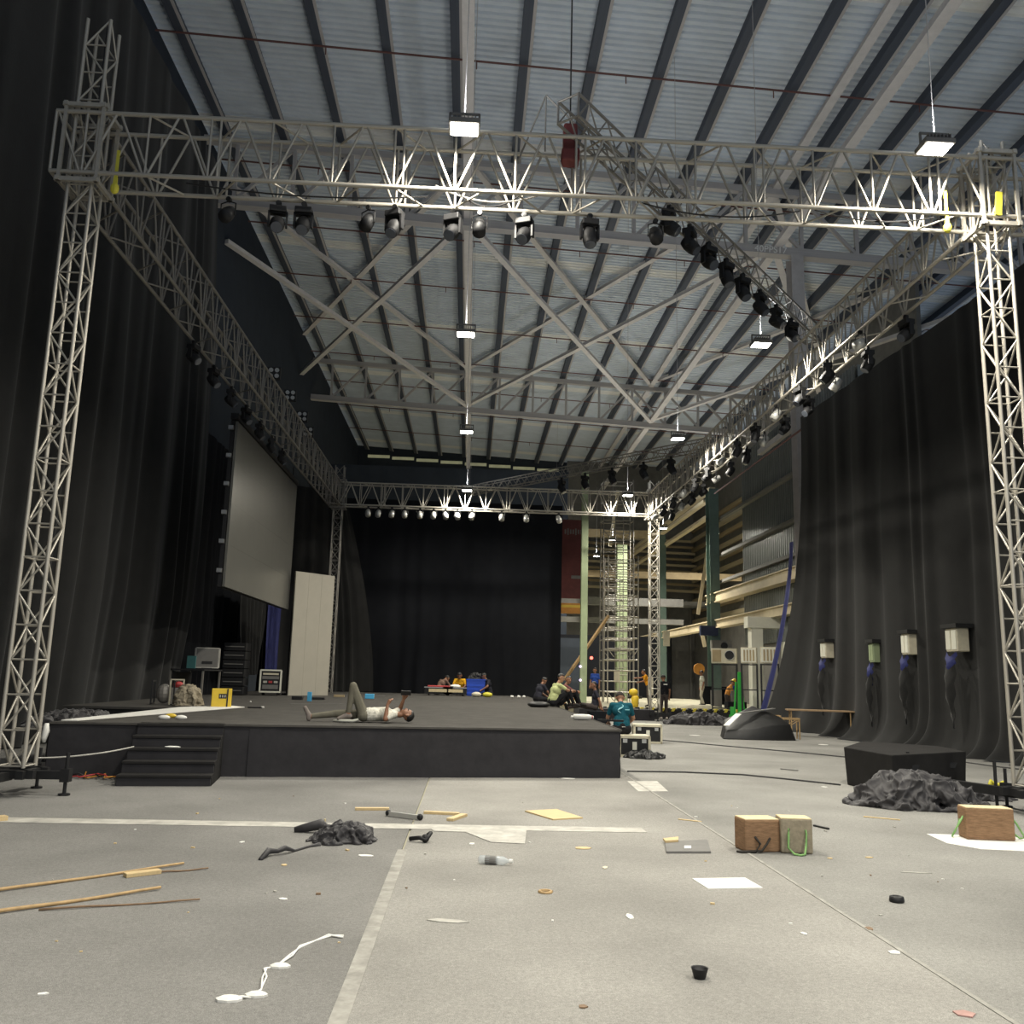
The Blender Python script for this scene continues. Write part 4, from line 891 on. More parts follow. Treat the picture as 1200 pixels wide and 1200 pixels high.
# cable tangle and rope beside left tower
p = pz(95, 916)
for i, m in enumerate(('redp', 'blacksteel', 'orange')):
    f = noise1(60+i); tag(MB().tube([V((-.35+.08*k, .25*f(k*.6), .02+.06*abs(f(k*.9+20)))) for k in range(12)], .012, 5).build('loose_cable', m, loc=p+V((.1*i, .3, .006)), smooth=True), ['loose red cable', 'loose black cable', 'loose orange cable'][i]+' on the carpet between the left tower and the stairs', 'cable')
tag(MB().tube(hang((-4.95, 12.45, .45), (-4.55, 13.0, .52), .01), .01, 5).tube(hang((-5.5, 12.2, .42), (-4.95, 12.45, .45), .01), .01, 5).build('guy_rope', 'dirtywhite'), 'pale rope stretched from the left tower base to the stairs', 'rope')
tag(MB().tube([(0, 0, 0), (.01, -.02, -.1), (-.01, -.02, -.2), (.0, -.02, -.27)], [.03, .05, .045, .02], 6).build('paper_wisp', 'white', loc=(-6.12, 13.83, ZS-.02), smooth=True), 'white crumpled paper hanging at the left stage corner', 'paper')
# white strip along the left stage edge
tag(MB().prism([(-6.08, 14.2), (-5.86, 14.25), (-4.9, 20.6), (-5.5, 21.4), (-6.05, 19.7)], 0, .012).build('white_sheet', 'white', loc=(0, 0, ZS+.002)), 'long white sheet lying along the left edge of the stage', 'sheet')
# things on the stage
def onstage(x, y_): return pz(x, y_, ZS)
p = onstage(256, 829); t = thing('yellow_box', 'bright yellow box with a dark label standing on the stage', 'box', p+V((0, .2, 0)), .25)
MB().box((0, 0, .2), (.42, .34, .40)).build('box_body', 'yellow', t, bevel=.012); MB().box((.02, -.172, .24), (.16, .008, .1)).build('dark_label', 'black', t)
for k in range(3): MB().box((-.03+.05*k, -.178, .24), (.022, .004, .055)).build('lettering', 'dirtywhite', t)
MB().box((.213, 0, .2), (.006, .05, .38)).build('side_strap', 'blacksteel', t); MB().box((.12, -.176, .2), (.03, .008, .4)).build('side_strap', 'blacksteel', t)
p = onstage(186, 826); t = thing('tool_rack', 'small black open rack of cables on the stage beside the left curtain', 'rack', p+V((0, .3, 0)), .15)
f = MB()
for sx in (-1, 1):
    for sz in (0, 1): f.bar((sx*.24, -.2, .02+.5*sz), (sx*.24, .2, .02+.5*sz), .03, .03)
    for sy in (-1, 1): f.bar((sx*.24, sy*.2, 0), (sx*.24, sy*.2, .54), .03, .03)
f.build('frame', 'blacksteel', t); MB().ball((0, 0, .24), (.17, .14, .22), 12, 8).build('cable_coil', 'alud', t)
p = onstage(194, 826); t = thing('spool_case', 'narrow pale frame case with red top on the stage by the cable rack', 'case', p+V((.15, .3, 0)), .15)
f = MB()
for sx in (-1, 1): f.bar((sx*.14, -.16, 0), (sx*.14, -.16, .56), .03, .03)
f.bar((-.15, -.16, .56), (.15, -.16, .56), .03, .03); f.build('front_frame', 'cream', t); MB().box((0, .02, .2), (.24, .3, .36)).build('case_body', 'alud', t); MB().ball((0, 0, .44), (.12, .12, .08), 8, 6).build('red_top', 'redp', t)
heap('sack', 'crumpled grey sack on the stage behind the yellow box', onstage(214, 828)+V((0, .3, 0)), .34, .28, .5, 33, 'woodgrey', nf=14, cat='sack')
for i, (x, y_, m, lab) in enumerate(((200, 841, 'yellow', 'small yellow packet on the stage behind the stairs'), (192, 843, 'white', 'white crumpled packet on the stage behind the stairs'), (212, 843, 'white', 'small white cup on the stage behind the stairs'))):
    tag(MB().ball((0, 0, .03), (.1, .06, .04), 9, 6).build('packet', m, loc=onstage(x, y_), smooth=True), lab, 'packet')
flat_p = V((-4.15, 12.98, 0))
o = tag(MB().ball((0, 0, .012), (.12, .05, .014), 10, 5).build('paper_scrap', 'white', loc=(-4.22, 13.62, ZS/5*3+.001)), 'white scrap lying on the middle step of the stairs', 'scrap')
heap('black_cloth', 'flat black cloth draped over the far left stage edge', V((-6.75, 16.3, .60)), .65, 1.5, .22, 40, nf=24)
# desk area left
t = thing('black_desk', 'low black desk on the stage below the big screen', 'desk', (-8.0, 27.4, ZS), 0)
MB().box((0, 0, .78), (1.0, 1.9, .04)).build('desk_top', 'black', t)
for sx in (-1, 1):
    for sy in (-1, 1): MB().box((sx*.45, sy*.88, .38), (.05, .05, .76)).build('leg', 'alud', t)
MB().box((-.4, 0, .45), (.03, 1.8, .5)).build('back_panel', 'black', t)
t = thing('monitor', 'dark grey framed monitor standing on the black desk', 'monitor', (-7.85, 27.9, ZS+.80), .3)
MB().box((0, 0, .34), (.62, .08, .56)).build('screen', 'grey', t); fr = MB()
for a_, b_2 in (((-.33, 0, .05), (.33, 0, .05)), ((-.33, 0, .63), (.33, 0, .63)), ((-.32, 0, .05), (-.32, 0, .63)), ((.32, 0, .05), (.32, 0, .63))): fr.bar(a_, b_2, .09, .03)
fr.build('frame', 'dirtywhite', t); MB().box((0, .02, .03), (.3, .2, .03)).build('stand', 'black', t); MB().box((0, -.045, .2), (.3, .01, .08)).build('control_strip', 'black', t)
tag(MB().box((0, 0, .2), (.25, .06, .36)).build('teal_display', 'teal', loc=(-8.1, 27.2, ZS+.80)), 'small dim teal display beside the framed monitor', 'display')
t = thing('equipment_rack', 'tall dark rack of stacked devices beside the gathered curtain', 'rack', (-7.6, 30.4, ZS))
for k in range(6): MB().box((0, 0, .15+.28*k), (.7, .7, .25)).build('device', 'black', t); MB().box((0, -.36, .15+.28*k), (.6, .02, .03)).build('device_strip', 'grey', t)
p = onstage(318, 815); t = thing('flight_case', 'white rimmed black rack case on castors left of the pale panel', 'flight case', (-6.55, 31.0, ZS), .1)
MB().box((0, 0, .47), (.66, .6, .70)).build('case_body', 'black', t); fr = MB()
for a_, b_2 in (((-.34, -.3, .12), (.34, -.3, .12)), ((-.34, -.3, .82), (.34, -.3, .82)), ((-.33, -.3, .12), (-.33, -.3, .82)), ((.33, -.3, .12), (.33, -.3, .82))): fr.bar(a_, b_2, .05, .05)
fr.build('rim', 'whitepaint', t)
MB().box((0, -.31, .70), (.5, .02, .06)).build('light_strip', 'cream', t); MB().box((0, -.31, .58), (.54, .02, .1)).build('device', 'grey', t)
for s_ in (-1, 0, 1): MB().box((s_*.17, -.31, .44), (.12, .02, .07)).build('button_block', 'dirtywhite' if s_ else 'redp', t)
MB().box((0, -.31, .28), (.5, .02, .14)).build('device', 'grey', t)
for sx in (-1, 1):
    for sy in (-1, 1): MB().cyl((sx*.24-.02, sy*.2, .055), (sx*.24+.02, sy*.2, .055), .055, n=10).build('castor', 'blacksteel', t)
# clutter on the middle of the stage
for i, (x, y_, s_, m, lab) in enumerate(((362, 822, (.12, .05, .26), 'skyblue', 'small pale blue bottle on the stage before the pale panel'), (348, 820, (.3, .2, .1), 'black', 'dark tool tray left of the pale blue bottle'), (372, 820, (.4, .16, .07), 'blacksteel', 'dark flat tool right of the pale blue bottle'), (397, 817, (.35, .12, .08), 'tan', 'brown tool lying behind the raised knee'), (298, 830, (.3, .1, .03), 'black', 'flat black tool lying on the left of the stage'), (307, 830, (.06, .05, .04), 'white', 'small white cup beside the flat black tool'), (293, 823, (.04, .04, .03), 'white', 'tiny white scrap on the stage near the rack case'))):
    tag(MB().box((0, 0, s_[2]/2), s_).build('stage_item', m, loc=onstage(x, y_)+V((0, .05, 0)), bevel=.01), lab, 'tool' if 'tool' in lab else ('bottle' if 'bottle' in lab else 'scrap'))
p = onstage(433, 819); t = thing('toolbox', 'small sky blue box with a thin handle on the stage', 'box', p, 0)
MB().box((0, 0, .08), (.28, .2, .15)).build('box_body', 'skyblue', t, bevel=.01); MB().cyl((.14, 0, .1), (.5, 0, .1), .012).build('handle', 'grey', t)
A = onstage(340, 825); B = onstage(404, 825); tag(MB().bar((0, 0, .004), B-A+V((0, 0, .004)), .05, .006).build('stage_tape', 'grey', loc=A), 'thin pale tape line on the stage beside the reclining man', 'tape')
# flat road cases, bin and litter at the back
for i, (x, w_) in enumerate(((511, 1.1), (532, .9))):
    p = onstage(x, 817); t = thing('road_case', ['left open pale rimmed road case on the back of the stage', 'right low pale rimmed road case on the back of the stage'][i], 'road case', (p.x, 36.8, ZS))
    MB().box((0, 0, .18), (w_, .6, .24)).build('case_body', 'blacksteel', t); MB().box((0, -.31, .2), (w_*.7, .02, .12)).build('front_panel', 'woodtop', t)
    MB().box((0, 0, .315), (w_+.04, .64, .03)).build('lid_rim', 'silver', t); 
    if i == 0: MB().box((0, 0, .36), (w_*.8, .4, .06)).build('red_contents', 'redp', t, bevel=.02)
    else: MB().ball((0, 0, .38), (.22, .18, .07), 10, 6).build('white_contents', 'white', t)
    for s_ in (-1, 1): MB().cyl((s_*w_*.35-.03, -.2, .05), (s_*w_*.35+.03, -.2, .05), .05, n=8).build('castor', 'black', t)
p = onstage(557, 815); t = thing('blue_crate', 'tall ribbed blue plastic crate at the back of the stage', 'crate', (p.x, 37.6, ZS))
MB().box((0, 0, .32), (.72, .55, .64), taper=1.06).build('crate_body', 'bluep', t, bevel=.02)
for k in range(4): MB().box((0, -.285, .1+.15*k), (.7+.01*k, .02, .03)).build('rib', 'bluep', t)
MB().box((0, 0, .65), (.8, .62, .04)).build('rim', 'bluep', t)
heap('black_sack', 'black sack heaped on top of the blue crate', V((p.x, 37.6, ZS+.67)), .3, .25, .26, 50, 'tarp', nf=10, cat='sack')
for i, x in enumerate((600, 608, 614)): tag(MB().ball((0, 0, .05), (.07, .07, .05), 8, 6).build('paper_ball', 'white', loc=onstage(x, 818)), ['leftmost', 'middle', 'rightmost'][i]+' white paper ball near the back right of the stage', 'paper ball')
for i, (x, m, lab) in enumerate(((559, 'cream', 'pale bundle in front of the blue crate'), (573, 'yellowc', 'yellowish helmet on the stage before the dark seated man'))):
    p = onstage(x, 819); tag(MB().ball((0, 0, .09), (.2, .16, .1), 10, 6).build('bundle', m, loc=(p.x, 35.9, ZS), smooth=True), lab, 'bundle')
# stage right edge: bottle, black cushion
t = thing('drink_bottle', 'white and red plastic bottle lying near the right stage corner', 'bottle', onstage(684, 844), .1)
MB().lathe([(.02, -.22), (.055, -.2), (.06, -.05), (.055, .1), (.025, .2)], 12).build('bottle_body', 'white', t, True).rotation_euler = (0, PI/2, 0)
t.children[0].location = (0, 0, .06); MB().cyl((.05, 0, .06), (.18, 0, .06), .05, .035, n=12).build('red_label', 'redp', t); MB().cyl((-.26, 0, .06), (-.21, 0, .06), .025, n=8).build('bottle_cap', 'white', t)
tag(MB().bar((0, 0, .02), (.5, -.12, .02), .04, .04).build('dark_bar', 'blacksteel', loc=onstage(700, 845)), 'short dark bar on the stage right of the white bottle', 'bar')
tag(MB().ball((0, 0, .07), (.32, .26, .09), 14, 8).build('round_cushion', 'tarp', loc=onstage(632, 829)+V((0, .2, 0)), smooth=True), 'round black cushion on the stage behind the seated man', 'cushion')
# flight cases under and behind the seated man
def fcase(label, loc, rz, w_, d_, h_):
    t = thing('flight_case', label, 'flight case', loc, rz, 'flight cases at the stage corner')
    MB().box((0, 0, h_/2+.006), (w_-.03, d_-.03, h_-.03)).build('case_panel', 'black', t)
    e = MB()
    for sx in (-1, 1):
        for sy in (-1, 1): e.box((sx*(w_/2-.02), sy*(d_/2-.02), h_/2+.006), (.05, .05, h_))
    for sy in (-1, 1):
        for z in (.03, h_-.02): e.box((0, sy*(d_/2-.02), z), (w_, .05, .05))
    for sx in (-1, 1):
        for z in (.03, h_-.02): e.box((sx*(w_/2-.02), 0, z), (.05, d_, .05))
    e.build('edge_profile', 'cream', t); MB().box((0, 0, h_+.008), (w_*.96, d_*.96, .012)).build('lid', 'cream', t)
    for s_ in (-.3, .3): MB().box((s_*w_, -d_/2, h_*.78), (.09, .02, .08)).build('latch', 'silver', t)
    MB().box((0, -d_/2, h_*.55), (.09, .02, .16)).build('label_plate', 'whitepaint', t)
    return t
pc = pz(745, 888)
fcase('pale edged black flight case under the man in teal', (pc.x, pc.y+.35, 0), -.05, .66, .62, .43)
pb = pz(764, 872)
fcase('second pale edged black flight case behind the first', (pb.x-.05, pb.y+.4, 0), -.1, .72, .6, .46)
# annex props
icolumn('steel_column', py(683, 830, 39).x, 39, .44, 10.6, .28, .3, 'palegreen', 'pale green slim column behind the seated man in the light shirt')
def scaffold(label, x0, x1, D, ztop, z0, m, dp):
    A = py(x0, 800, D); B = py(x1, 800, D); w_ = B.x-A.x
    t = thing('scaffold_tower', label, 'scaffold', (A.x, D, z0))
    for X in (0, w_):
        for Y in (0, dp): rod('standard', (A.x+X, D+Y, z0), (A.x+X, D+Y, ztop), .03, t, m)
    n = int((ztop-z0)/.52)
    for k in range(1, n+1):
        z = z0+.52*k
        for Y in (0, dp): rod('rung', (A.x, D+Y, z), (A.x+w_, D+Y, z), .026, t, m)
        if k % 2 == 0:
            for X in (0, w_): rod('ledger', (A.x+X, D, z), (A.x+X, D+dp, z), .022, t, m)
        if k % 4 == 1: rod('diagonal_brace', (A.x, D, z), (A.x+w_*.2, D, z-.4), .02, t, m); rod('diagonal_brace', (A.x+w_, D, z), (A.x+w_*.8, D, z-.4), .02, t, m)
    rod('ladder_rail', (A.x+w_*.45, D+dp*.5, z0), (A.x+w_*.45, D+dp*.5, ztop-1), .02, t, m); rod('ladder_rail', (A.x+w_*.72, D+dp*.5, z0), (A.x+w_*.72, D+dp*.5, ztop-1), .02, t, m)
    for k in range(int((ztop-z0-1)/.35)): rod('ladder_step', (A.x+w_*.45, D+dp*.5, z0+.3+.35*k), (A.x+w_*.72, D+dp*.5, z0+.3+.35*k), .016, t, m)
scaffold('tall pale metal scaffold tower behind the right stage edge', 712, 748, 44, 7.6, .44, 'alu', 1.2)
scaffold('slim darker scaffold tower rising above the pale one', 706, 742, 46.5, 12, .44, 'alud', 1.0)
icolumn('steel_column', py(728, 800, 50).x, 50, .44, 9.0, .55, .5, 'palegreen', 'broad pale green column behind the scaffold tower')
A = py(713, 722, 43); A2 = py(662, 796, 40)
tag(MB().bar((0, 0, 0), A-A2, .1, .12).build('leaning_plank', 'bamboo', loc=A2), 'long pale plank leaning from the floor up to the scaffold', 'plank')
tag(MB().box((0, 0, 0), (.28, .05, .5)).build('notice_board', 'cream', loc=py(723, 793, 43.6)), 'pale yellow notice hanging on the scaffold tower', 'notice')
tag(MB().cyl((0, 0, 0), (0, -.06, 0), .07).build('red_indicator', 'glowred', loc=py(693, 771, 41)), 'small glowing red light left of the scaffold', 'indicator')
for i, y_ in enumerate((781, 797)): tag(MB().cyl((0, 0, 0), (0, -.05, 0), .045).build('violet_indicator', 'glowviolet', loc=py(680, y_, 38.8)), ['upper', 'lower'][i]+' small violet light on the pale green column', 'indicator')
tag(MB().box((0, 0, .25), (.9, .4, .08)).box((-.4, 0, .1), (.06, .3, .3)).box((.4, 0, .1), (.06, .3, .3)).build('orange_bench', 'orange', loc=(py(675, 815, 40).x-.1, 40, .44)), 'low orange bench left of the pale green column', 'bench')
tag(MB().cyl((0, 0, 0), (0, 0, 7.5), .035).box((0, -.06, .9), (.2, .12, .75)).build('conduit_pipe', 'cream', loc=(py(762, 800, 38.5).x, 38.5, .44)), 'pale vertical conduit with box left of the back right tower', 'pipe')
tag(MB().box((0, 0, 0), (.3, .12, .75)).build('hanging_box', 'cream', loc=py(781, 748, 44)), 'small cream box hanging under the lower rail', 'box')
p = py(743, 815, 37.6)
t = thing('yellow_hydrant', 'bright yellow rounded machine standing on the platform edge', 'machine', (py(744, 815, 38.6).x, 38.6, .44))
MB().lathe([(.1, 0), (.16, .05), (.14, .25), (.18, .4), (.12, .5)], 12).build('lower_body', 'yellow', t, True); MB().ball((-.06, 0, .62), (.2, .18, .16), 12, 8).build('dome', 'yellow', t, True); MB().cyl((-.3, 0, .42), (.3, 0, .42), .06).build('side_pipe', 'blacksteel', t)
p = py(819, 784, 45); t = thing('round_sign', 'round orange lamp mounted beside the dark green column', 'lamp', (p.x, 45, p.z)); MB().cyl((0, 0, 0), (0, -.08, 0), .28, n=18).build('disc', 'orange', t); MB().cyl((0, .3, 0), (0, 0, 0), .2, n=14).build('backing', 'black', t)
tag(MB().box((0, 0, .45), (1.5, .5, .9)).build('dark_case', 'drape2', loc=(py(805, 815, 47).x+1.5, 47, .44)), 'dark case standing on the platform by the dark green column', 'case')
# ================================================================ people
def rcone(b, p0, p1, r0, r1, n=12):
    p0 = V(p0); p1 = V(p1)
    if (p1-p0).length > 1e-4: b.cyl(p0, p1, r0, r1, n)
    b.ball(p0, r0, n, 8); b.ball(p1, r1, n, 8)
PEOPLE = []
def person(label, loc, rz, J, cloth, sc=1., skin='skin', hair=True, long_sleeve=False, voxel=.014, name='person', mirror=None):
    """J: joint positions in the person's own frame (facing +Y). cloth: shirt, trousers, shoes material colours."""
    caps = []
    def C(a, b, r0, r1, reg): caps.append((V(a), V(b), r0, r1, reg))
    g = {k: V(v) for k, v in J.items()}
    face = g['face'].normalized(); up = (g['up']-face*g['up'].dot(face)).normalized(); sid = face.cross(up)
    pel, chest, neck, head = g['pel'], g['chest'], g['neck'], g['head']
    lat = (g['shR']-g['shL']).normalized(); hl = (g['hipR']-g['hipL']).normalized()
    wst = pel.lerp(chest, .45)
    C(g['hipL'], g['hipR'], .105, .105, 'pants'); C(pel, wst, .12, .115, 'pants')
    C(wst-lat*.06, wst+lat*.06, .112, .112, 'shirt'); C(wst, chest, .12, .125, 'shirt'); C(wst.lerp(pel, .45)-hl*.06, wst.lerp(pel, .45)+hl*.06, .118, .118, 'shirt')
    C(chest-lat*.075, chest+lat*.075, .118, .118, 'shirt'); C(chest, neck.lerp(chest, .25), .11, .075, 'shirt')
    C(neck.lerp(chest, .12), neck.lerp(head, .35), .052, .05, 'skin')
    C(head+up*.025-face*.015, head+up*.03+face*.01, .088, .085, 'skin'); C(head-up*.03+face*.03, head-up*.075+face*.045, .068, .045, 'skin')
    C(head+face*.095+up*.0, head+face*.105-up*.025, .012, .017, 'skin')
    for s_ in (-1, 1): C(head+sid*(s_*.088)+up*.01, head+sid*(s_*.09)-up*.025, .02, .014, 'skin')
    for s_, q in (('L', -1), ('R', 1)):
        sh, el, wr_ = g['sh'+s_], g['el'+s_], g['wr'+s_]
        C(chest.lerp(neck, .6), sh, .07, .062, 'shirt'); mid = sh.lerp(el, .68)
        C(sh, mid, .06, .05, 'shirt'); C(mid, el, .044, .04, 'shirt' if long_sleeve else 'skin'); C(el, wr_, .041, .028, 'shirt' if long_sleeve else 'skin')
        hd = g['hd'+s_].normalized() if 'hd'+s_ in g else (wr_-el).normalized()
        pn = hd.cross(V((0, 0, 1)) if abs(hd.z) < .9 else V((0, 1, 0))).normalized()      # across the palm
        cu = hd.cross(pn).normalized()                                                    # curl direction
        palm = wr_+hd*.075
        C(wr_, palm, .027, .034, 'skin'); C(palm-pn*.024, palm+pn*.024, .02, .02, 'skin')
        for k, ln in enumerate((.062, .075, .07, .055)):
            o_ = palm+pn*(-.032+.021*k); k1 = o_+hd*(ln*.55)+cu*.012; k2 = k1+hd*(ln*.35)+cu*.03
            C(o_, k1, .0105, .0095, 'skin'); C(k1, k2, .0095, .008, 'skin')
        tb = wr_+hd*.03-pn*.028; C(tb, tb+hd*.04-pn*.03, .014, .011, 'skin'); C(tb+hd*.04-pn*.03, tb+hd*.065-pn*.032+cu*.015, .011, .009, 'skin')
        hp, kn, an, toe = g['hip'+s_], g['kn'+s_], g['an'+s_], g['toe'+s_]
        C(hp, kn, .095, .066, 'pants'); C(kn, an.lerp(kn, .12), .064, .046, 'pants'); C(an.lerp(kn, .1), an, .042, .04, 'skin')
        ft = (toe-an).normalized(); C(an-ft*.04-(kn-an).normalized()*.03, an+ft*.03, .042, .045, 'shoe'); C(an, toe, .046, .036, 'shoe')
    b = MB()
    for a_, b_, r0, r1, _ in caps: rcone(b, a_, b_, r0, r1, 10)
    o = b.build(name, [cloth[0], cloth[1], cloth[2], skin], loc=loc, rz=rz); o.scale = (sc,)*3
    tag(o, label, 'person')
    rm = o.modifiers.new('r', 'REMESH'); rm.mode = 'VOXEL'; rm.voxel_size = voxel; rm.use_smooth_shade = True
    sm_ = o.modifiers.new('s', 'SMOOTH'); sm_.factor = .5; sm_.iterations = 3
    PEOPLE.append((o, caps, [cloth[0], cloth[1], cloth[2], skin]))
    R = Matrix((sid, face, up)).transposed()
    if hair:
        hb = MB(); vs = []; nu, nv = 18, 12; c = head+up*.03-face*.006
        for j in range(nv+1):
            ph = PI*j/nv
            for i in range(nu):
                t = 2*PI*i/nu; v = V((math.sin(ph)*math.cos(t)*.094, math.sin(ph)*math.sin(t)*.104, math.cos(ph)*.098)); jit = 1+.05*mn.noise(v*40)
                front = v.y > .02 and v.z < .045
                low = v.z < -.045
                k = .80 if front or low else 1.
                vs.append(c+R @ (v*jit*k))
        hb.add(vs, [(j*nu+i, (j+1)*nu+i, (j+1)*nu+(i+1) % nu, j*nu+(i+1) % nu) for j in range(nv) for i in range(nu)])
        hb.build('hair', 'hair' if hair is True else hair, o, True)
    eb = MB()
    for s_ in (-1, 1): eb.ball(head+face*.088+sid*(s_*.034)+up*.012, .011, 8, 6)
    eb.build('eyes', 'eye', o, True)
    MB().box(head+face*.093-up*.048, (.042, .012, .01), R).build('mouth', 'lip', o)
    return o
def col(n, c, rough=.85, var=.12, scale=9.): 
    if n not in MT: MT[n] = mat(n, c, rough, var=var, scale=scale, bump=.12, bscale=25)
    return n
STAND = dict(pel=(0, 0, .95), chest=(0, 0, 1.28), neck=(0, .0, 1.47), head=(0, .025, 1.62), face=(0, 1, -.05), up=(0, 0, 1), shL=(-.17, 0, 1.41), shR=(.17, 0, 1.41), elL=(-.23, -.02, 1.13), elR=(.23, -.02, 1.13), wrL=(-.24, .05, .90), wrR=(.24, .05, .90), hipL=(-.085, 0, .93), hipR=(.085, 0, .93), knL=(-.10, .02, .51), knR=(.10, .02, .51), anL=(-.11, -.02, .09), anR=(.11, -.02, .09), toeL=(-.13, .13, .045), toeR=(.13, .13, .045))
SEAT = dict(pel=(0, 0, .13), chest=(0, .10, .44), neck=(0, .18, .62), head=(0, .27, .74), face=(0, .8, -.6), up=(0, .5, .85), shL=(-.17, .15, .57), shR=(.17, .15, .57), elL=(-.24, .27, .36), elR=(.24, .27, .36), wrL=(-.12, .42, .24), wrR=(.12, .42, .24), hipL=(-.09, 0, .12), hipR=(.09, 0, .12), knL=(-.34, .28, .13), knR=(.34, .28, .13), anL=(.06, .38, .07), anR=(-.06, .42, .07), toeL=(.2, .42, .06), toeR=(-.2, .46, .06))
def pose(base, **k): d = dict(base); d.update(k); return d
col('shirt_print', (.62, .60, .52), scale=34, var=.35); col('trouser_olive', (.16, .15, .115)); col('shoe_grey', (.22, .19, .17)); col('trouser_black', (.018, .018, .02)); col('shoe_dark', (.03, .028, .027)); col('shirt_lime', (.46, .50, .24)); col('shirt_teal', (.012, .085, .115)); col('shirt_black', (.016, .016, .019)); col('trouser_brown', (.07, .058, .055)); col('shirt_orange', (.62, .27, .02)); col('vest_orange', (.70, .32, .08)); col('shirt_blue', (.03, .07, .30)); col('shirt_brown', (.17, .11, .085)); col('shirt_yellow', (.68, .36, .02)); col('shirt_white', (.55, .55, .48)); col('shirt_dark', (.03, .03, .04)); col('shirt_plum', (.16, .06, .06)); col('skin_shoe', (.55, .5, .45)); col('hair_grey', (.05, .045, .04)); col('trouser_white', (.6, .57, .47))
# reclining man on the front of the stage, knee raised, phone held over the face
p = pz(424, 847.5, ZS)
LIE = dict(pel=(0, 0, .13), chest=(.36, 0, .14), neck=(.55, 0, .14), head=(.72, 0, .13), face=(.05, 0, 1), up=(1, 0, .08), shL=(.47, .18, .14), shR=(.47, -.18, .14), elL=(.62, .30, .22), elR=(.34, -.27, .07), wrL=(.66, .12, .38), wrR=(.37, -.20, .30), hdL=(.05, -.3, .5), hdR=(.3, .1, .6), hipL=(-.02, .09, .12), hipR=(-.02, -.09, .12), knL=(-.46, .12, .13), knR=(-.21, -.1, .60), anL=(-.90, .10, .08), anR=(-.27, -.1, .12), toeL=(-.98, .11, .22), toeR=(-.42, -.11, .06))
person('man lying on his back on the stage front, one knee raised, phone overhead', p+V((0, .28, 0)), .15, LIE, ('shirt_print', 'trouser_olive', 'shoe_grey'), voxel=.011)
ph = MB().box((0, 0, 0), (.17, .02, .085), Matrix.Rotation(.5, 3, 'X')); ph = tag(ph.build('phone', 'black', loc=p+V((.68, .34, .50)), bevel=.006), 'dark phone held up by the man lying on the stage', 'phone')
MB().box((.0, .008, -.012), (.14, .008, .06), Matrix.Rotation(.5, 3, 'X')).build('phone_screen', 'silver', ph)
tag(MB().tube([(-.2, 0, .02), (-.05, -.05, .03), (.12, -.04, .03), (.2, .02, .05)], .025, 6).build('white_cloth', 'shirt_white', loc=pz(404, 847, ZS)+V((0, .12, 0)), smooth=True), 'white scarf lying by the legs of the reclining man', 'cloth')
# seated man in the light shirt, hugging his knees at the right stage edge
p = pz(648, 829, ZS)
HUG = pose(SEAT, head=(.0, .26, .77), face=(.75, .6, -.25), up=(.1, .2, 1), knL=(-.13, .44, .44), knR=(.13, .44, .44), anL=(-.12, .60, .08), anR=(.12, .60, .08), toeL=(-.13, .76, .05), toeR=(.13, .76, .05), elL=(-.22, .34, .46), elR=(.22, .34, .46), wrL=(-.06, .56, .44), wrR=(.06, .56, .42), hdL=(1, .2, -.1), hdR=(-1, .2, -.1))
person('man in a lime shirt sitting hunched with arms around his knees', p+V((0, .3, 0)), math.radians(-68), HUG, ('shirt_lime', 'trouser_black', 'shoe_dark'), 1.05, 'skinl')
q = pz(662, 829, ZS)
person('person half hidden behind the man in the lime shirt', V((q.x-.05, q.y+.95, ZS)), math.radians(-80), pose(HUG, face=(.9, .3, 0)), ('shirt_plum', 'trouser_black', 'shoe_dark'), .98)
q = pz(633, 824, ZS)
person('person in a dark top sitting behind the round black cushion', V((q.x-.05, q.y+.6, ZS)), math.radians(-60), SEAT, ('shirt_dark', 'trouser_black', 'shoe_dark'), .95)
# person reclining at the stage side, grey legs stretched out
q = pz(697, 838, .5)
SPR = pose(SEAT, head=(0, .05, .80), face=(-.3, .9, 0), up=(0, 0, 1), chest=(0, -.02, .46), neck=(0, 0, .64), shL=(-.17, -.0, .59), shR=(.17, -.0, .59), knL=(-.1, .46, .20), knR=(.1, .48, .14), anL=(-.1, .88, .08), anR=(.12, .9, .07), toeL=(-.1, .94, .2), toeR=(.14, .97, .18), elL=(-.26, -.1, .36), elR=(.26, -.1, .36), wrL=(-.28, -.18, .12), wrR=(.28, -.18, .12))
person('person in dark clothes sitting beside the stage with legs stretched left', V((3.75, 27, .66)), math.radians(88), SPR, ('shirt_dark', 'trouser_brown', 'shoe_dark'), .92)
tag(MB().box((0, 0, .33), (.6, .6, .66)).build('low_case', 'drape2', loc=(3.85, 27, 0), bevel=.02), 'low dark case under the person with stretched legs', 'case')
# man in teal on the flight case, seen from behind
pc = pz(745, 888)
SIT = dict(pel=(0, 0, .57), chest=(0, .10, .90), neck=(0, .19, 1.07), head=(0, .28, 1.17), face=(0, .8, -.6), up=(0, .55, .8), shL=(-.185, .15, 1.02), shR=(.185, .15, 1.02), elL=(-.27, .22, .76), elR=(.27, .22, .76), wrL=(-.22, .42, .66), wrR=(.22, .42, .66), hipL=(-.1, 0, .55), hipR=(.1, 0, .55), knL=(-.16, .42, .52), knR=(.16, .42, .52), anL=(-.15, .46, .09), anR=(.15, .46, .09), toeL=(-.16, .60, .045), toeR=(.16, .60, .045))
tm = person('man in a teal T-shirt sitting on the flight case with his back turned', (pc.x-.22, pc.y+.42, -.02), -.03, SIT, ('shirt_teal', 'trouser_black', 'shoe_dark'), 1.04, 'skinl', 'hair_grey')
MT['cyan'] = mat('cyan_print', (.35, .72, .80), .6, var=.05)
sw = []
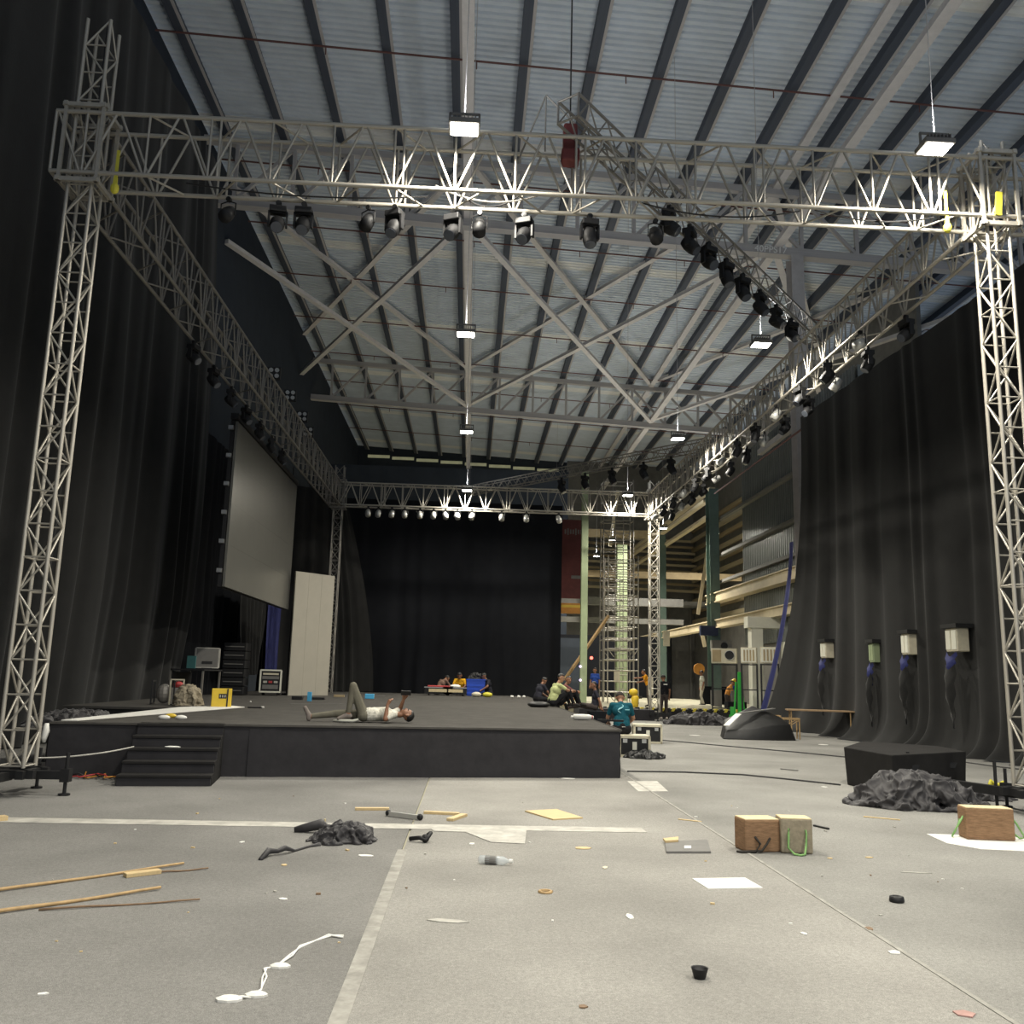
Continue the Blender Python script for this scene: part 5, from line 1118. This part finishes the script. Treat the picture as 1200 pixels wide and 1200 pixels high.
for k in range(15):
    t_ = k/14; a_ = PI*.95*(1-t_)+.3 if t_ < .5 else 0
    x = .055*math.sin(t_*2*PI*.95+.5); z = 1.04-.17*t_
    y_ = .02+.10*(z-.57)/.33*.45-.105
    sw.append((x-.03, y_+.012, z))
MB().tube(sw, [.004+.011*math.sin(PI*k/14) for k in range(15)], 6).build('shirt_print', 'cyan', tm, True)
MB().box((.1, -.072, .94), (.09, .01, .012), Matrix.Rotation(-.2, 3, 'X')).build('shirt_print', 'cyan', tm); MB().box((.02, -.118, .60), (.07, .008, .008)).build('shirt_print', 'white', tm)
# standing man in black
p = pz(778, 844)
pm = person('man in black standing with his back turned near the back right tower', p, .1, pose(STAND, head=(0, .06, 1.60), face=(0, .9, -.3), elL=(-.22, .04, 1.14), elR=(.24, -.02, 1.13), wrL=(-.16, .22, 1.02)), ('shirt_black', 'trouser_brown', 'skin_shoe'), 1.05)
MB().box((.03, -.128, 1.36), (.15, .02, .045), Matrix.Rotation(.1, 3, 'X')).build('shirt_print', 'white', pm)
# workers
p = pz(857, 840)
wk = person('worker in a yellow helmet and orange vest bending beside the racks', (p.x-.25, p.y-.2, 0), math.radians(-100), pose(STAND, chest=(0, .12, 1.25), neck=(0, .22, 1.42), head=(0, .32, 1.53), face=(0, .8, -.6), up=(0, .6, .8), shL=(-.17, .18, 1.37), shR=(.17, .18, 1.37), elL=(-.22, .25, 1.1), elR=(.22, .25, 1.1), wrL=(-.12, .42, 1.0), wrR=(.12, .42, 1.0)), ('vest_orange', 'trouser_brown', 'shoe_dark'), 1.02)
hm = MB(); R = Matrix.Rotation(-.6, 3, 'X'); hm.lathe([(.15, 0), (.125, .012), (.118, .06), (.09, .11), (.04, .135), (.001, .14)], 16)
hm.v = [tuple(R @ V(v)+V((0, .33, 1.575))) for v in hm.v]; hm.build('helmet', 'yellow', wk, True)
person('worker in a blue top standing behind the yellow helmeted worker', (p.x+.15, p.y+.35, 0), math.radians(-70), pose(STAND, face=(.4, .8, -.5)), ('shirt_blue', 'trouser_brown', 'shoe_dark'), .97)
q = py(756, 826, 39.5)
person('person in an orange shirt reaching out behind the back right tower', (q.x+.15, 39.5, .44), math.radians(75), pose(STAND, chest=(0, .10, 1.25), neck=(0, .16, 1.43), head=(0, .22, 1.56), elR=(.2, .34, 1.30), wrR=(.16, .58, 1.28), elL=(-.2, .2, 1.15), wrL=(-.16, .42, 1.1), shL=(-.17, .12, 1.38), shR=(.17, .12, 1.38)), ('shirt_orange', 'trouser_brown', 'shoe_dark'), .95)
q = py(697, 826, 41)
person('person in bright blue standing left of the scaffold tower', (q.x, 41, .44), 2.6, STAND, ('shirt_blue', 'trouser_black', 'shoe_dark'), .93)
q = py(823, 826, 43)
person('person in pale clothes beside the dark green column', (q.x, 43, .44), 1.6, pose(STAND, knL=(-.12, .1, .5), anL=(-.14, -.05, .09)), ('shirt_white', 'trouser_white', 'shoe_dark'), .95)
# three people sitting at the back of the stage
for x, yy, rz, cl, lab, ps in ((512, 37.5, -.9, ('shirt_brown', 'trouser_black', 'shoe_dark'), 'man in brown bending over the left road case', pose(SEAT, chest=(0, .2, .42), neck=(0, .34, .56), head=(0, .45, .62), shL=(-.17, .28, .53), shR=(.17, .28, .53), elL=(-.22, .42, .36), elR=(.22, .42, .36), wrL=(-.1, .56, .28), wrR=(.1, .56, .28))), (539, 37.9, 3.0, ('shirt_yellow', 'trouser_white', 'shoe_dark'), 'man in a yellow top sitting cross-legged at the back', SEAT), (573, 37.6, 2.2, ('shirt_dark', 'trouser_black', 'shoe_dark'), 'man in dark clothes sitting right of the blue crate', SEAT)):
    q = pz(x, 815.5, ZS); person(lab, (q.x*yy/q.y, yy, ZS), rz, ps, cl, 1.08)
# turn the remeshed bodies into plain meshes and dress them by nearest limb
bpy.context.view_layer.update()
dg = bpy.context.evaluated_depsgraph_get()
for o, m, sx_ in REMESH:
    me = bpy.data.meshes.new_from_object(o.evaluated_get(dg)); me.materials.clear(); me.materials.append(MT[m])
    me.polygons.foreach_set('material_index', [0]*len(me.polygons)); me.polygons.foreach_set('use_smooth', [True]*len(me.polygons)); o.modifiers.clear(); o.data = me
    sd = V((o.location.x*3.3, o.location.y*1.7, 0)); k = 3.1/sx_; am = .15*sx_
    new = []
    for v in me.vertices:
        q = v.co*k+sd; q = q+.8*V((mn.noise(q*.6), mn.noise(q*.6+V((5, 1, 2))), mn.noise(q*.6+V((1, 7, 3)))))
        r = (1-abs(mn.noise(q)))**4*.7+(1-abs(mn.noise(q*2.1)))**4*.3
        new.append(v.co+v.normal*((r-.35)*am*min(1, v.co.z/.05)))
    for v, co in zip(me.vertices, new): v.co = (co.x, co.y, max(.002, co.z))
    me.update()
for o, caps, mats in PEOPLE:
    me = bpy.data.meshes.new_from_object(o.evaluated_get(dg))
    n = len(me.polygons); c = np.zeros(n*3); me.polygons.foreach_get('center', c); c = c.reshape(-1, 3)
    best = np.full(n, 1e9); idx = np.zeros(n, int); rid = {'shirt': 0, 'pants': 1, 'shoe': 2, 'skin': 3}
    for a, b, r0, r1, reg in caps:
        a_ = np.array(a); d = np.array(b)-a_; L2 = max(d@d, 1e-9); t = np.clip(((c-a_)@d)/L2, 0, 1)
        ds = np.linalg.norm(c-a_-t[:, None]*d, axis=1)-(r0+(r1-r0)*t); k = ds < best; best[k] = ds[k]; idx[k] = rid[reg]
    me.materials.clear()
    for m in mats: me.materials.append(MT[m])
    me.polygons.foreach_set('material_index', idx.tolist()); me.polygons.foreach_set('use_smooth', [True]*n); me.update()
    o.modifiers.clear(); o.data = me
# every label that names one thing must be on one thing only
